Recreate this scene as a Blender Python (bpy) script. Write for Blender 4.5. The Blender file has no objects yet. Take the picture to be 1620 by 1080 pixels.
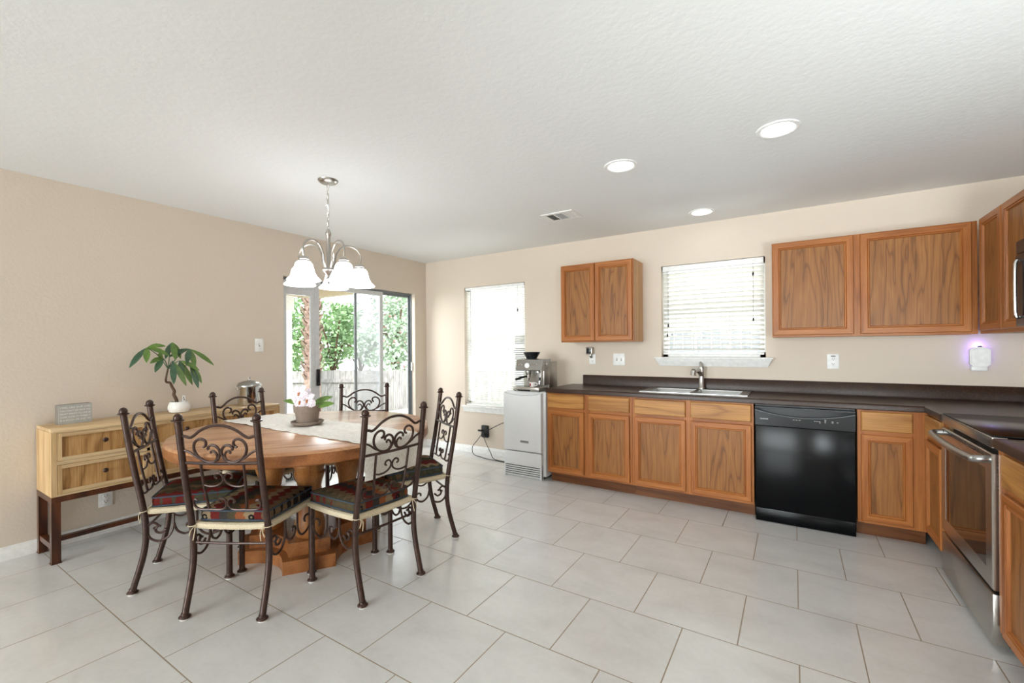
import bpy, bmesh, math, random
from mathutils import Vector, Matrix
random.seed(7)
PI = math.pi
scn = bpy.context.scene
COL = scn.collection

# ------------------------------------------------------------------ camera
H = 2.461
cam = bpy.data.cameras.new('camera')
cam.sensor_width = 36.0
cam.lens = 699.62 / 1620 * 36.0
cam.shift_y = (549.94 - 540) / 1620
cam.clip_start = 0.02
cam.clip_end = 200
cam_o = bpy.data.objects.new('camera', cam)
COL.objects.link(cam_o)
_t, _r = math.radians(32.4495), math.radians(-0.4373)
_F = Vector((-math.sin(_t), math.cos(_t), 0))
_R = Vector((math.cos(_t), math.sin(_t), 0))
_U = Vector((0, 0, 1))
_R2 = _R * math.cos(_r) + _U * math.sin(_r)
_U2 = -_R * math.sin(_r) + _U * math.cos(_r)
cam_o.matrix_world = Matrix(((_R2.x, _U2.x, -_F.x, 4.1894), (_R2.y, _U2.y, -_F.y, -4.4293),
                             (_R2.z, _U2.z, -_F.z, 1.3106), (0, 0, 0, 1)))
scn.camera = cam_o

# ------------------------------------------------------------------ world, lights, exposure
scn.view_settings.view_transform = 'Standard'
scn.view_settings.look = 'None'
scn.view_settings.gamma = 1
scn.view_settings.use_curve_mapping = False
scn.view_settings.exposure = 0.38
world = bpy.data.worlds.new('sky')
scn.world = world
world.use_nodes = True
_bg = world.node_tree.nodes['Background']
_bg.inputs[0].default_value = (0.90, 0.96, 1.0, 1)
_bg.inputs[1].default_value = 3.2
scn.cycles.max_bounces = 10
scn.cycles.diffuse_bounces = 5
scn.cycles.transparent_max_bounces = 24
scn.cycles.sample_clamp_indirect = 6.0


def area(name, loc, target, sx, sy, power, color=(1, 1, 1), spread=180):
    l = bpy.data.lights.new(name, 'AREA')
    l.shape = 'RECTANGLE'
    l.size, l.size_y, l.energy, l.color = sx, sy, power, color
    l.spread = math.radians(spread)
    o = bpy.data.objects.new(name, l)
    COL.objects.link(o)
    o.location = loc
    o.rotation_euler = (Vector(target) - Vector(loc)).to_track_quat('-Z', 'Y').to_euler()
    return o


area('rear_fill_light', (1.3, -11.3, 1.4), (4.3, -0.5, 1.3), 4.6, 2.0, 460, (0.87, 0.955, 1.0))  # added fill panel behind the camera, brightens the whole kitchen
area('ceiling_fill_light', (5.15, -4.75, 1.0), (5.0, -2.1, 2.46), 0.5, 0.8, 20, (0.87, 0.955, 1.0), 95)  # added upward fill lamp, lifts the ceiling on the right
area('daylight_small_window', (1.11, 0.95, 0.35), (1.15, -1.1, 2.46), 1.1, 0.7, 38, (0.87, 0.955, 1))
area('daylight_sink_window', (3.55, 0.9, 0.75), (3.5, -1.0, 2.7), 1.0, 0.5, 10, (0.87, 0.955, 1))
area('daylight_patio_door', (-0.55, -1.1, 2.12), (0.9, -1.1, 0.0), 0.35, 1.6, 50, (0.92, 0.97, 1))
_s = bpy.data.lights.new('sun', 'SUN')
_s.energy, _s.angle, _s.color = 3.2, math.radians(6), (1, 0.98, 0.95)
_so = bpy.data.objects.new('sun', _s)
COL.objects.link(_so)
_so.rotation_euler = Vector((-0.42, 0.55, -0.72)).to_track_quat('-Z', 'Y').to_euler()



# ------------------------------------------------------------------ materials
def lin(r, g, b):
    f = lambda c: (c / 255 / 12.92) if c / 255 <= 0.04045 else ((c / 255 + 0.055) / 1.055) ** 2.4
    return (f(r), f(g), f(b), 1)


class NT:
    def __init__(s, name):
        s.m = bpy.data.materials.new(name)
        s.m.use_nodes = True
        s.t = s.m.node_tree
        s.b = s.t.nodes['Principled BSDF']
        s.out = s.t.nodes['Material Output']

    def n(s, typ, **kw):
        nd = s.t.nodes.new(typ)
        for k, v in kw.items():
            if isinstance(k, str) and hasattr(nd, k):
                setattr(nd, k, v)
            else:
                nd.inputs[k].default_value = v
        return nd

    def l(s, a, b):
        s.t.links.new(a, b)

    def coord(s, scale=(1, 1, 1), rnd=False, loc=(0, 0, 0)):
        tc = s.n('ShaderNodeTexCoord')
        mp = s.n('ShaderNodeMapping')
        mp.inputs['Scale'].default_value = scale
        mp.inputs['Location'].default_value = loc
        s.l(tc.outputs['Object'], mp.inputs[0])
        if rnd:
            oi = s.n('ShaderNodeObjectInfo')
            mu = s.n('ShaderNodeVectorMath', operation='SCALE')
            cx = s.n('ShaderNodeCombineXYZ')
            for i in range(3):
                s.l(oi.outputs['Random'], cx.inputs[i])
            s.l(cx.outputs[0], mu.inputs[0])
            mu.inputs['Scale'].default_value = 37.0
            ad = s.n('ShaderNodeVectorMath', operation='ADD')
            s.l(mp.outputs[0], ad.inputs[0])
            s.l(mu.outputs[0], ad.inputs[1])
            return ad.outputs[0]
        return mp.outputs[0]

    def noise(s, vec, scale, detail=3, rough=0.5, dist=0.0):
        nd = s.n('ShaderNodeTexNoise')
        nd.inputs['Scale'].default_value = scale
        nd.inputs['Detail'].default_value = detail
        nd.inputs['Roughness'].default_value = rough
        nd.inputs['Distortion'].default_value = dist
        s.l(vec, nd.inputs['Vector'])
        return nd.outputs[0]

    def ramp(s, fac, stops, interp='LINEAR'):
        r = s.n('ShaderNodeValToRGB')
        cr = r.color_ramp
        cr.interpolation = interp
        while len(cr.elements) < len(stops):
            cr.elements.new(0.5)
        for e, (p, c) in zip(cr.elements, stops):
            e.position = p
            e.color = c if len(c) == 4 else (*c, 1)
        s.l(fac, r.inputs[0])
        return r.outputs[0]

    def mix(s, fac, a, b, mode='MIX'):
        m = s.n('ShaderNodeMix', data_type='RGBA', blend_type=mode)
        for sock, v in ((m.inputs[0], fac), (m.inputs[6], a), (m.inputs[7], b)):
            if hasattr(v, 'links'):
                s.l(v, sock)
            else:
                sock.default_value = v
        return m.outputs[2]

    def bump(s, h, strength=0.3, dist=0.01):
        b = s.n('ShaderNodeBump')
        b.inputs['Strength'].default_value = strength
        b.inputs['Distance'].default_value = dist
        s.l(h, b.inputs['Height'])
        s.l(b.outputs[0], s.b.inputs['Normal'])

    def set(s, **kw):
        for k, v in kw.items():
            s.b.inputs[k.replace('_', ' ')].default_value = v
        return s


def plain(name, col, rough=0.5, metal=0.0, spec=0.5, var=0.06, nscale=30, bump=0.0):
    m = NT(name)
    v = m.coord()
    nz = m.noise(v, nscale, 2)
    a = [max(0, c * (1 - var)) for c in col[:3]] + [1]
    b = [min(1, c * (1 + var)) for c in col[:3]] + [1]
    m.l(m.ramp(nz, [(0.3, a), (0.7, b)]), m.b.inputs['Base Color'])
    m.set(Roughness=rough, Metallic=metal)
    m.b.inputs['Specular IOR Level'].default_value = spec
    if bump:
        m.bump(nz, bump, 0.004)
    return m.m


def paint(name, col, sc, strength, dist=0.004):
    m = NT(name)
    v = m.coord()
    big = m.noise(v, 1.3, 2)
    a = [c * 0.985 for c in col[:3]] + [1]
    m.l(m.mix(big, a, col), m.b.inputs['Base Color'])
    m.set(Roughness=0.75)
    m.b.inputs['Specular IOR Level'].default_value = 0.25
    m.bump(m.ramp(m.noise(v, sc, 3, 0.6), [(0.38, (0, 0, 0)), (0.62, (1, 1, 1))]), strength, dist)
    return m.m


def wood(name, dark, mid, light, axis='z', ring=9.0, rough=0.38, stretch=14.0, fine=1.0, contrast=1.0, coat=0.0, soft=0.5, wsc=3.2):
    """long grain along `axis`, cathedral rings plus fine pores"""
    m = NT(name)
    sc = {'x': (1 / stretch * 3, 1, 1), 'y': (1, 1 / stretch * 3, 1), 'z': (1, 1, 1 / stretch * 3)}[axis]
    v = m.coord(sc, rnd=True)
    warp = m.noise(v, wsc, 3, 0.55, 0.35)
    mul = m.n('ShaderNodeMath', operation='MULTIPLY')
    m.l(warp, mul.inputs[0])
    mul.inputs[1].default_value = ring
    fr = m.n('ShaderNodeMath', operation='PINGPONG')
    m.l(mul.outputs[0], fr.inputs[0])
    fr.inputs[1].default_value = 0.5
    sc2 = {'x': (1.2, 60, 60), 'y': (60, 1.2, 60), 'z': (60, 60, 1.2)}[axis]
    v2 = m.coord(sc2, rnd=True)
    pores = m.noise(v2, 3.0 * fine, 4, 0.65)
    dk = [d * (1 - soft) + q * soft for d, q in zip(dark, mid)]
    base = m.ramp(fr.outputs[0], [(0.0, dk), (0.16 * contrast, mid), (0.5, light)])
    pr = m.ramp(pores, [(0.38, (0.62, 0.56, 0.5, 1)), (0.58, (1, 1, 1, 1))])
    c = m.mix(0.65, base, pr, 'MULTIPLY')
    m.l(c, m.b.inputs['Base Color'])
    m.set(Roughness=rough)
    m.b.inputs['Specular IOR Level'].default_value = 0.3
    if coat:
        m.b.inputs['Coat Weight'].default_value = coat
        m.b.inputs['Coat Roughness'].default_value = 0.25
    m.bump(pores, 0.12, 0.002)
    return m.m


M = {}
M['wall'] = paint('wall_paint', lin(216, 203, 188), 55, 0.12)
M['ceiling'] = paint('ceiling_paint', lin(234, 235, 235), 30, 0.08, 0.005)
M['white'] = plain('white_trim_paint', lin(236, 236, 234), 0.4)
M['vinyl'] = plain('white_vinyl', lin(238, 239, 238), 0.35)
M['alum'] = plain('grey_aluminium', lin(206, 208, 209), 0.4)
M['alumd'] = plain('dark_aluminium', lin(120, 126, 130), 0.4)
M['black'] = plain('black_plastic', lin(16, 16, 18), 0.42)
M['gloss_black'] = plain('glossy_black_enamel', lin(6, 7, 9), 0.2, spec=0.16)
M['mirror_black'] = plain('black_oven_glass', lin(8, 7, 7), 0.03, spec=0.75, var=0.0)
M['panel_black'] = plain('satin_black_panel', lin(17, 20, 25), 0.3)
M['plate'] = plain('white_switch_plate', lin(240, 240, 238), 0.35)
M['slot'] = plain('dark_slot', lin(60, 56, 52), 0.6)
M['appl'] = plain('white_appliance_enamel', lin(225, 226, 227), 0.35, bump=0.05, nscale=200)
M['steel'] = plain('brushed_steel', lin(168, 168, 166), 0.3, 1.0, var=0.04, nscale=80)
M['steel_d'] = plain('stainless_range_steel', lin(190, 187, 182), 0.26, 1.0, var=0.03, nscale=60)
M['chrome'] = plain('polished_steel', lin(215, 215, 215), 0.1, 1.0, var=0.01)
M['nickel'] = plain('satin_nickel', lin(186, 182, 176), 0.28, 1.0, var=0.03)
M['coffee'] = plain('coffee_machine_steel', lin(176, 172, 166), 0.32, 0.85, var=0.04)
M['iron'] = plain('brown_wrought_iron', lin(62, 42, 35), 0.36, 0.35, var=0.25, nscale=45, bump=0.15)
M['counter'] = None
M['felt'] = plain('white_felt', lin(225, 222, 215), 0.9)
M['rope'] = plain('cream_rope', lin(206, 192, 164), 0.9, var=0.12, nscale=160)
M['pipe'] = plain('blue_piping', lin(52, 68, 84), 0.8, var=0.15, nscale=90)
M['terra'] = plain('taupe_clay', lin(138, 122, 110), 0.8, var=0.07, nscale=40)
M['soil'] = plain('potting_soil', lin(58, 45, 36), 0.95, var=0.3, nscale=120)
M['leaf'] = plain('green_leaf', lin(92, 122, 52), 0.4, var=0.25, nscale=20)
M['leaf_d'] = plain('dark_green_leaf', lin(58, 88, 62), 0.4, var=0.25, nscale=24)
M['bark'] = plain('brown_bark', lin(92, 70, 54), 0.9, var=0.3, nscale=50, bump=0.3)
M['ceramic'] = plain('white_ceramic', lin(236, 233, 228), 0.35, var=0.05, nscale=60, bump=0.1)
M['grey_block'] = plain('grey_painted_wood', lin(178, 178, 174), 0.7, var=0.06)
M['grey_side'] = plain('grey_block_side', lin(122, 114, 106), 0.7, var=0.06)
M['white_ink'] = plain('white_ink', lin(242, 243, 243), 0.6, var=0.01)
M['concrete'] = plain('concrete', lin(190, 186, 178), 0.9, var=0.08, nscale=6)
M['lawn'] = plain('dry_lawn', lin(120, 128, 88), 0.95, var=0.3, nscale=8)
M['soffit'] = plain('beige_soffit', lin(206, 192, 170), 0.8)
M['siding'] = plain('neighbour_wall', lin(190, 186, 180), 0.9)
M['t_leaf'] = plain('tree_leaf', lin(146, 178, 130), 0.6, var=0.35, nscale=4)
M['t_leaf2'] = plain('pale_tree_leaf', lin(176, 196, 172), 0.6, var=0.3, nscale=4)
M['t_bloom'] = plain('pink_blossom', lin(214, 160, 160), 0.7, var=0.15, nscale=9)
M['palm'] = plain('palm_trunk_fibre', lin(158, 134, 122), 0.95, var=0.35, nscale=14)
M['red'] = plain('red_print', lin(160, 30, 38), 0.5)
M['purple_led'] = None
M['cord'] = plain('black_cord', lin(34, 32, 32), 0.6)
M['putty'] = plain('light_green_flower_centre', lin(196, 120, 70), 0.6)

oak = dict(dark=lin(130, 74, 32), mid=lin(166, 101, 50), light=lin(180, 115, 60))
M['oak_v'] = wood('honey_oak_vertical', axis='z', ring=7, rough=0.36, stretch=40, contrast=0.8, **oak)
M['oak_h'] = wood('honey_oak_horizontal', axis='x', ring=7, rough=0.36, stretch=40, contrast=0.8, **oak)
M['oak_p'] = wood('oak_panel', lin(96, 58, 26), lin(146, 96, 50), lin(158, 107, 57), 'z', ring=13, rough=0.4, stretch=26, soft=0.42, wsc=4.2, contrast=0.7)
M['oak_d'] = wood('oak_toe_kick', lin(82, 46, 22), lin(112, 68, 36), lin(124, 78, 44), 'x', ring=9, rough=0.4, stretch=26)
M['oak_s'] = wood('oak_side', lin(176, 130, 86), lin(200, 154, 108), lin(208, 164, 118), 'z', ring=5, rough=0.4, stretch=40)
M['oak_y'] = wood('oak_drawer', lin(140, 90, 44), lin(178, 126, 68), lin(190, 138, 76), 'x', ring=8, rough=0.36, stretch=24, soft=0.3)
M['table'] = wood('rustic_table_wood', lin(136, 88, 58), lin(186, 136, 98), lin(200, 154, 116), 'y', ring=8, rough=0.3, stretch=26, coat=0.25, soft=0.3)
M['table_b'] = wood('rustic_table_edge', lin(84, 46, 24), lin(142, 88, 48), lin(160, 104, 60), 'x', ring=5, rough=0.34, stretch=30, coat=0.2)
M['pillar'] = wood('rustic_pillar_wood', lin(110, 64, 32), lin(166, 110, 60), lin(184, 128, 74), 'z', ring=5, rough=0.4, stretch=24)
M['mango'] = wood('light_mango_wood', lin(166, 128, 84), lin(202, 168, 122), lin(214, 182, 138), 'z', ring=6, rough=0.55, stretch=30)
M['mango_h'] = wood('light_mango_wood_long', lin(172, 138, 98), lin(206, 176, 134), lin(218, 192, 152), 'y', ring=6, rough=0.5, stretch=36)
M['mango_f'] = wood('aged_drawer_front', lin(120, 80, 44), lin(180, 136, 84), lin(198, 156, 104), 'z', ring=5, rough=0.55, stretch=14, soft=0.4, wsc=6)
M['dark_leg'] = wood('dark_stand_wood', lin(34, 18, 12), lin(72, 38, 22), lin(98, 54, 30), 'z', ring=6, rough=0.3, stretch=12, coat=0.2)
M['fence'] = wood('weathered_fence', lin(128, 127, 126), lin(164, 163, 162), lin(182, 181, 180), 'z', ring=8, rough=0.9, stretch=14)

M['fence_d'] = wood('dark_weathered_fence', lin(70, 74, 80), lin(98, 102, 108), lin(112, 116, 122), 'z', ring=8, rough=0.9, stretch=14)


def mk_counter():
    m = NT('brown_laminate')
    v = m.coord()
    n1 = m.noise(v, 90, 4, 0.7)
    n2 = m.noise(v, 9, 3)
    c = m.ramp(n1, [(0.3, lin(34, 20, 13)), (0.55, lin(58, 38, 27)), (0.75, lin(84, 61, 46))])
    c2 = m.mix(0.25, c, m.ramp(n2, [(0.3, lin(42, 27, 18)), (0.7, lin(74, 53, 40))]))
    m.l(c2, m.b.inputs['Base Color'])
    m.set(Roughness=0.3)
    m.b.inputs['Specular IOR Level'].default_value = 0.25
    return m.m


def mk_floor():
    m = NT('floor_tile')
    T = 0.4572
    v = m.coord(loc=(-3.517 + 40 * T, 2.727 + 40 * T, 0))
    br = m.n('ShaderNodeTexBrick')
    br.offset, br.offset_frequency, br.squash = 0.5, 2, 1.0
    for k, x in dict(Scale=1.0).items():
        br.inputs[k].default_value = x
    br.inputs['Mortar Size'].default_value = 0.0028
    br.inputs['Mortar Smooth'].default_value = 0.25
    br.inputs['Bias'].default_value = 0
    br.inputs['Brick Width'].default_value = T
    br.inputs['Row Height'].default_value = T
    br.inputs['Color1'].default_value = (0.46, 0.46, 0.46, 1)
    br.inputs['Color2'].default_value = (0.54, 0.54, 0.54, 1)
    br.inputs['Mortar'].default_value = (0.5, 0.5, 0.5, 1)
    m.l(v, br.inputs['Vector'])
    cl = m.noise(m.coord((1, 1.6, 1)), 3.2, 4, 0.6, 0.4)
    fine = m.noise(m.coord(), 38, 3, 0.6)
    c = m.ramp(cl, [(0.3, lin(205, 205, 203)), (0.5, lin(214, 214, 212)), (0.72, lin(220, 220, 218))])
    c = m.mix(0.35, c, br.outputs['Color'], 'OVERLAY')
    c = m.mix(0.12, c, m.ramp(fine, [(0.3, lin(196, 190, 182)), (0.7, lin(228, 226, 222))]))
    g = m.mix(br.outputs['Fac'], c, lin(150, 134, 114))
    m.l(g, m.b.inputs['Base Color'])
    rr = m.n('ShaderNodeMapRange')
    m.l(br.outputs['Fac'], rr.inputs[0])
    rr.inputs[3].default_value = 0.2
    rr.inputs[4].default_value = 0.85
    m.l(rr.outputs[0], m.b.inputs['Roughness'])
    m.b.inputs['Specular IOR Level'].default_value = 0.75
    inv = m.n('ShaderNodeMath', operation='SUBTRACT')
    inv.inputs[0].default_value = 1
    m.l(br.outputs['Fac'], inv.inputs[1])
    m.bump(inv.outputs[0], 0.5, 0.003)
    return m.m


def mk_glass():
    m = NT('window_glass')
    t = m.t
    tr = m.n('ShaderNodeBsdfTransparent')
    gl = m.n('ShaderNodeBsdfGlossy')
    gl.inputs['Roughness'].default_value = 0.02
    fr = m.n('ShaderNodeFresnel')
    fr.inputs[0].default_value = 1.45
    mx = m.n('ShaderNodeMixShader')
    ge = m.n('ShaderNodeNewGeometry')
    inv = m.n('ShaderNodeMath', operation='SUBTRACT')
    inv.inputs[0].default_value = 1
    m.l(ge.outputs['Backfacing'], inv.inputs[1])
    mu = m.n('ShaderNodeMath', operation='MULTIPLY')
    m.l(fr.outputs[0], mu.inputs[0])
    m.l(inv.outputs[0], mu.inputs[1])
    m.l(mu.outputs[0], mx.inputs[0])
    m.l(tr.outputs[0], mx.inputs[1])
    m.l(gl.outputs[0], mx.inputs[2])
    m.l(mx.outputs[0], m.out.inputs[0])
    return m.m


def mk_pane_haze():  # whitish veil: haze of doubled glass put into a pane's colour
    m = NT('pane_haze')
    tr = m.n('ShaderNodeBsdfTransparent')
    df = m.n('ShaderNodeBsdfDiffuse')
    df.inputs[0].default_value = lin(225, 230, 235)
    mx = m.n('ShaderNodeMixShader')
    mx.inputs[0].default_value = 0.3
    m.l(tr.outputs[0], mx.inputs[1])
    m.l(df.outputs[0], mx.inputs[2])
    m.l(mx.outputs[0], m.out.inputs[0])
    return m.m


def mk_blind(name, transl):
    m = NT(name)
    df = m.n('ShaderNodeBsdfDiffuse')
    df.inputs[0].default_value = lin(240, 238, 232)
    tr = m.n('ShaderNodeBsdfTranslucent')
    tr.inputs[0].default_value = lin(244, 243, 238)
    mx = m.n('ShaderNodeMixShader')
    mx.inputs[0].default_value = transl
    m.l(df.outputs[0], mx.inputs[1])
    m.l(tr.outputs[0], mx.inputs[2])
    m.l(mx.outputs[0], m.out.inputs[0])
    return m.m


def mk_emit(name, col, strength):
    m = NT(name)
    m.b.inputs['Base Color'].default_value = col
    m.b.inputs['Emission Color'].default_value = col
    m.b.inputs['Emission Strength'].default_value = strength
    m.set(Roughness=0.4)
    return m.m


def mk_kilim(name, seed, pal):
    """woven stripes with zigzag edges, small eye motifs"""
    m = NT(name)
    tc = m.n('ShaderNodeTexCoord')
    sp = m.n('ShaderNodeSeparateXYZ')
    m.l(tc.outputs['Object'], sp.inputs[0])
    nz = m.noise(m.coord((1, 1, 1)), 50, 3)
    zig = m.n('ShaderNodeMath', operation='PINGPONG')
    m.l(sp.outputs[1], zig.inputs[0])
    zig.inputs[1].default_value = 0.03
    a = m.n('ShaderNodeMath', operation='ADD')
    m.l(sp.outputs[0], a.inputs[0])
    m.l(zig.outputs[0], a.inputs[1])
    b = m.n('ShaderNodeMath', operation='MULTIPLY_ADD')
    m.l(nz, b.inputs[0])
    b.inputs[1].default_value = 0.035
    m.l(a.outputs[0], b.inputs[2])
    mr = m.n('ShaderNodeMapRange')
    m.l(b.outputs[0], mr.inputs[0])
    mr.inputs[1].default_value = -0.22
    mr.inputs[2].default_value = 0.27
    n = len(pal)
    c = m.ramp(mr.outputs[0], [(i / n, p) for i, p in enumerate(pal)], 'CONSTANT')
    # eye motifs in rows
    vo = m.n('ShaderNodeTexVoronoi')
    vo.inputs['Scale'].default_value = 13
    vo.inputs['Randomness'].default_value = 0.25
    m.l(tc.outputs['Object'], vo.inputs['Vector'])
    eye = m.ramp(vo.outputs['Distance'], [(0.0, (1, 1, 1)), (0.10, (0, 0, 0)), (0.2, (1, 1, 1)), (0.28, (0, 0, 0))], 'CONSTANT')
    selx = m.ramp(mr.outputs[0], [(0, (0, 0, 0)), (0.12, (1, 1, 1)), (0.24, (0, 0, 0)), (0.62, (1, 1, 1)), (0.74, (0, 0, 0))], 'CONSTANT')
    f = m.n('ShaderNodeMath', operation='MULTIPLY')
    m.l(eye, f.inputs[0])
    m.l(selx, f.inputs[1])
    c = m.mix(f.outputs[0], c, lin(30, 30, 34))
    # weave threads
    th = m.noise(m.coord((260, 30, 60)), 1.0, 2)
    c = m.mix(0.5, c, m.ramp(th, [(0.3, (0.45, 0.45, 0.45)), (0.7, (1, 1, 1))]), 'MULTIPLY')
    m.l(c, m.b.inputs['Base Color'])
    m.set(Roughness=0.95)
    m.b.inputs['Specular IOR Level'].default_value = 0.05
    m.bump(th, 0.3, 0.003)
    return m.m


def mk_cloth():
    m = NT('cream_woven_cloth')
    v = m.coord((18, 130, 60))
    nz = m.noise(v, 1.2, 3)
    m.l(m.ramp(nz, [(0.3, lin(206, 200, 190)), (0.7, lin(236, 233, 226))]), m.b.inputs['Base Color'])
    m.set(Roughness=0.95)
    m.bump(nz, 0.4, 0.004)
    return m.m


def mk_petal():
    m = NT('orchid_petal')
    v = m.coord()
    nz = m.noise(v, 160, 3)
    m.l(m.ramp(nz, [(0.46, lin(236, 232, 236)), (0.6, lin(222, 208, 222)), (0.7, lin(158, 100, 142))]), m.b.inputs['Base Color'])
    m.set(Roughness=0.6)
    return m.m


M['counter'] = mk_counter()
M['floor'] = mk_floor()
M['glass'] = mk_glass()
M['screen'] = mk_pane_haze()  # painted haze for the overlapped door panes
M['slat'] = mk_blind('white_blind_slat', 0.45)
M['slat2'] = mk_blind('cream_blind_slat', 0.3)
M['lamp'] = mk_emit('lit_lamp_disc', (0.97, 0.98, 1, 1), 7.5)
M['shade'] = mk_emit('lit_white_glass_shade', (0.97, 0.98, 1, 1), 3.6)
M['led'] = mk_emit('purple_led', (0.28, 0.2, 1, 1), 3)
M['cloth'] = mk_cloth()
M['petal'] = mk_petal()
_red, _blk, _crm, _olv, _org, _tea, _grn, _tan = (lin(104, 40, 36), lin(40, 34, 33), lin(146, 126, 98), lin(82, 72, 54), lin(142, 84, 54),
                                                lin(62, 58, 56), lin(72, 70, 56), lin(112, 92, 70))
M['kilim1'] = mk_kilim('kilim_rust', 1, [_org, _grn, _crm, _red, _tea, _olv, _org, _crm, _red, _tan, _blk])
M['kilim2'] = mk_kilim('kilim_olive', 2, [_olv, _tan, _olv, _red, _red, _olv, _grn, _tan, _olv, _red, _grn])
M['kilim3'] = mk_kilim('kilim_dark', 3, [_red, _olv, _tan, _red, _tea, _org, _crm, _red, _olv, _org, _tea])
M['kilim4'] = mk_kilim('kilim_grey', 4, [_tan, _grn, _crm, _red, _red, _olv, _grn, _crm, _tan, _red, _olv])


# ------------------------------------------------------------------ mesh helpers
class MB:
    def __init__(s):
        s.v, s.f, s.mi = [], [], []

    def add(s, verts, faces, mi=0):
        o = len(s.v)
        s.v += [tuple(p) for p in verts]
        for f in faces:
            s.f.append([i + o for i in f])
            s.mi.append(mi)
        return s

    def box(s, x0, x1, y0, y1, z0, z1, mi=0, bev=0.0):
        x0, x1 = min(x0, x1), max(x0, x1)
        y0, y1 = min(y0, y1), max(y0, y1)
        z0, z1 = min(z0, z1), max(z0, z1)
        if bev <= 0:
            vs = [(x, y, z) for z in (z0, z1) for y in (y0, y1) for x in (x0, x1)]
            return s.add(vs, [(0, 2, 3, 1), (4, 5, 7, 6), (0, 1, 5, 4), (2, 6, 7, 3), (0, 4, 6, 2), (1, 3, 7, 5)], mi)
        bm = bmesh.new()
        bmesh.ops.create_cube(bm, size=1)
        for p in bm.verts:
            p.co = Vector(((x0 + x1) / 2 + p.co.x * (x1 - x0), (y0 + y1) / 2 + p.co.y * (y1 - y0), (z0 + z1) / 2 + p.co.z * (z1 - z0)))
        bev = min(bev, 0.49 * min(x1 - x0, y1 - y0, z1 - z0))
        bmesh.ops.bevel(bm, geom=bm.edges[:], offset=bev, segments=2, profile=0.5, affect='EDGES')
        bm.verts.index_update()
        s.add([p.co[:] for p in bm.verts], [[q.index for q in f.verts] for f in bm.faces], mi)
        bm.free()
        return s

    def tube(s, path, r, n=8, caps=True, closed=False, mi=0, flat=1.0):
        P = [Vector(p) for p in path]
        m = len(P)
        R = r if isinstance(r, (list, tuple)) else [r] * m
        tang = []
        for i in range(m):
            a = P[(i - 1) % m] if (closed or i > 0) else P[0]
            b = P[(i + 1) % m] if (closed or i < m - 1) else P[-1]
            t = (b - a)
            tang.append(t.normalized() if t.length > 1e-9 else Vector((0, 0, 1)))
        up = Vector((0, 0, 1))
        if abs(tang[0].dot(up)) > 0.9:
            up = Vector((0, 1, 0)) if abs(tang[0].y) < 0.9 else Vector((1, 0, 0))
        nrm = (up - tang[0] * up.dot(tang[0])).normalized()
        vs = []
        for i in range(m):
            nrm = nrm - tang[i] * nrm.dot(tang[i])
            nrm = nrm.normalized() if nrm.length > 1e-6 else tang[i].orthogonal().normalized()
            bi = tang[i].cross(nrm)
            for k in range(n):
                a = 2 * PI * k / n
                vs.append(P[i] + (nrm * math.cos(a) + bi * (math.sin(a) * flat)) * R[i])
        fs = []
        for i in range(m if closed else m - 1):
            j = (i + 1) % m
            for k in range(n):
                l = (k + 1) % n
                fs.append((i * n + k, i * n + l, j * n + l, j * n + k))
        if caps and not closed:
            fs.append(tuple(range(n - 1, -1, -1)))
            fs.append(tuple((m - 1) * n + k for k in range(n)))
        return s.add(vs, fs, mi)

    def lathe(s, prof, c=(0, 0, 0), n=24, mi=0, axis='z', close=True, ang=None):
        c = Vector(c)
        vs, fs = [], []
        for (r, h) in prof:
            for k in range(n):
                a = 2 * PI * k / n
                if axis == 'z':
                    vs.append(c + Vector((r * math.cos(a), r * math.sin(a), h)))
                elif axis == 'y':
                    vs.append(c + Vector((r * math.cos(a), h, -r * math.sin(a))))
                else:
                    vs.append(c + Vector((h, r * math.cos(a), r * math.sin(a))))
        m = len(prof)
        for i in range(m - 1):
            for k in range(n):
                l = (k + 1) % n
                fs.append((i * n + k, i * n + l, (i + 1) * n + l, (i + 1) * n + k))
        if close:
            if prof[0][0] > 1e-6:
                fs.append(tuple(range(n - 1, -1, -1)))
            if prof[-1][0] > 1e-6:
                fs.append(tuple((m - 1) * n + k for k in range(n)))
        return s.add(vs, fs, mi)

    def prism(s, poly, z0, z1, mi=0, mi_side=None):
        n = len(poly)
        vs = [(x, y, z0) for x, y in poly] + [(x, y, z1) for x, y in poly]
        s.add(vs, [tuple(range(n - 1, -1, -1)), tuple(range(n, 2 * n))], mi)
        s.add(vs, [(i, (i + 1) % n, n + (i + 1) % n, n + i) for i in range(n)], mi if mi_side is None else mi_side)
        return s

    def prism_xz(s, poly, y0, y1, mi=0):
        n = len(poly)
        vs = [(x, y0, z) for x, z in poly] + [(x, y1, z) for x, z in poly]
        return s.add(vs, [tuple(range(n)), tuple(range(2 * n - 1, n - 1, -1))] + [(i, n + i, n + (i + 1) % n, (i + 1) % n) for i in range(n)], mi)

    def prism_yz(s, poly, x0, x1, mi=0):
        n = len(poly)
        vs = [(x0, y, z) for y, z in poly] + [(x1, y, z) for y, z in poly]
        return s.add(vs, [tuple(range(n - 1, -1, -1)), tuple(range(n, 2 * n))] + [(i, (i + 1) % n, n + (i + 1) % n, n + i) for i in range(n)], mi)

    def ball(s, c, r, n=12, mi=0, sz=1.0):
        prof = [(max(1e-4, r * math.sin(PI * i / 8)), -r * sz * math.cos(PI * i / 8)) for i in range(9)]
        return s.lathe(prof, c, n, mi, close=False)

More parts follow.
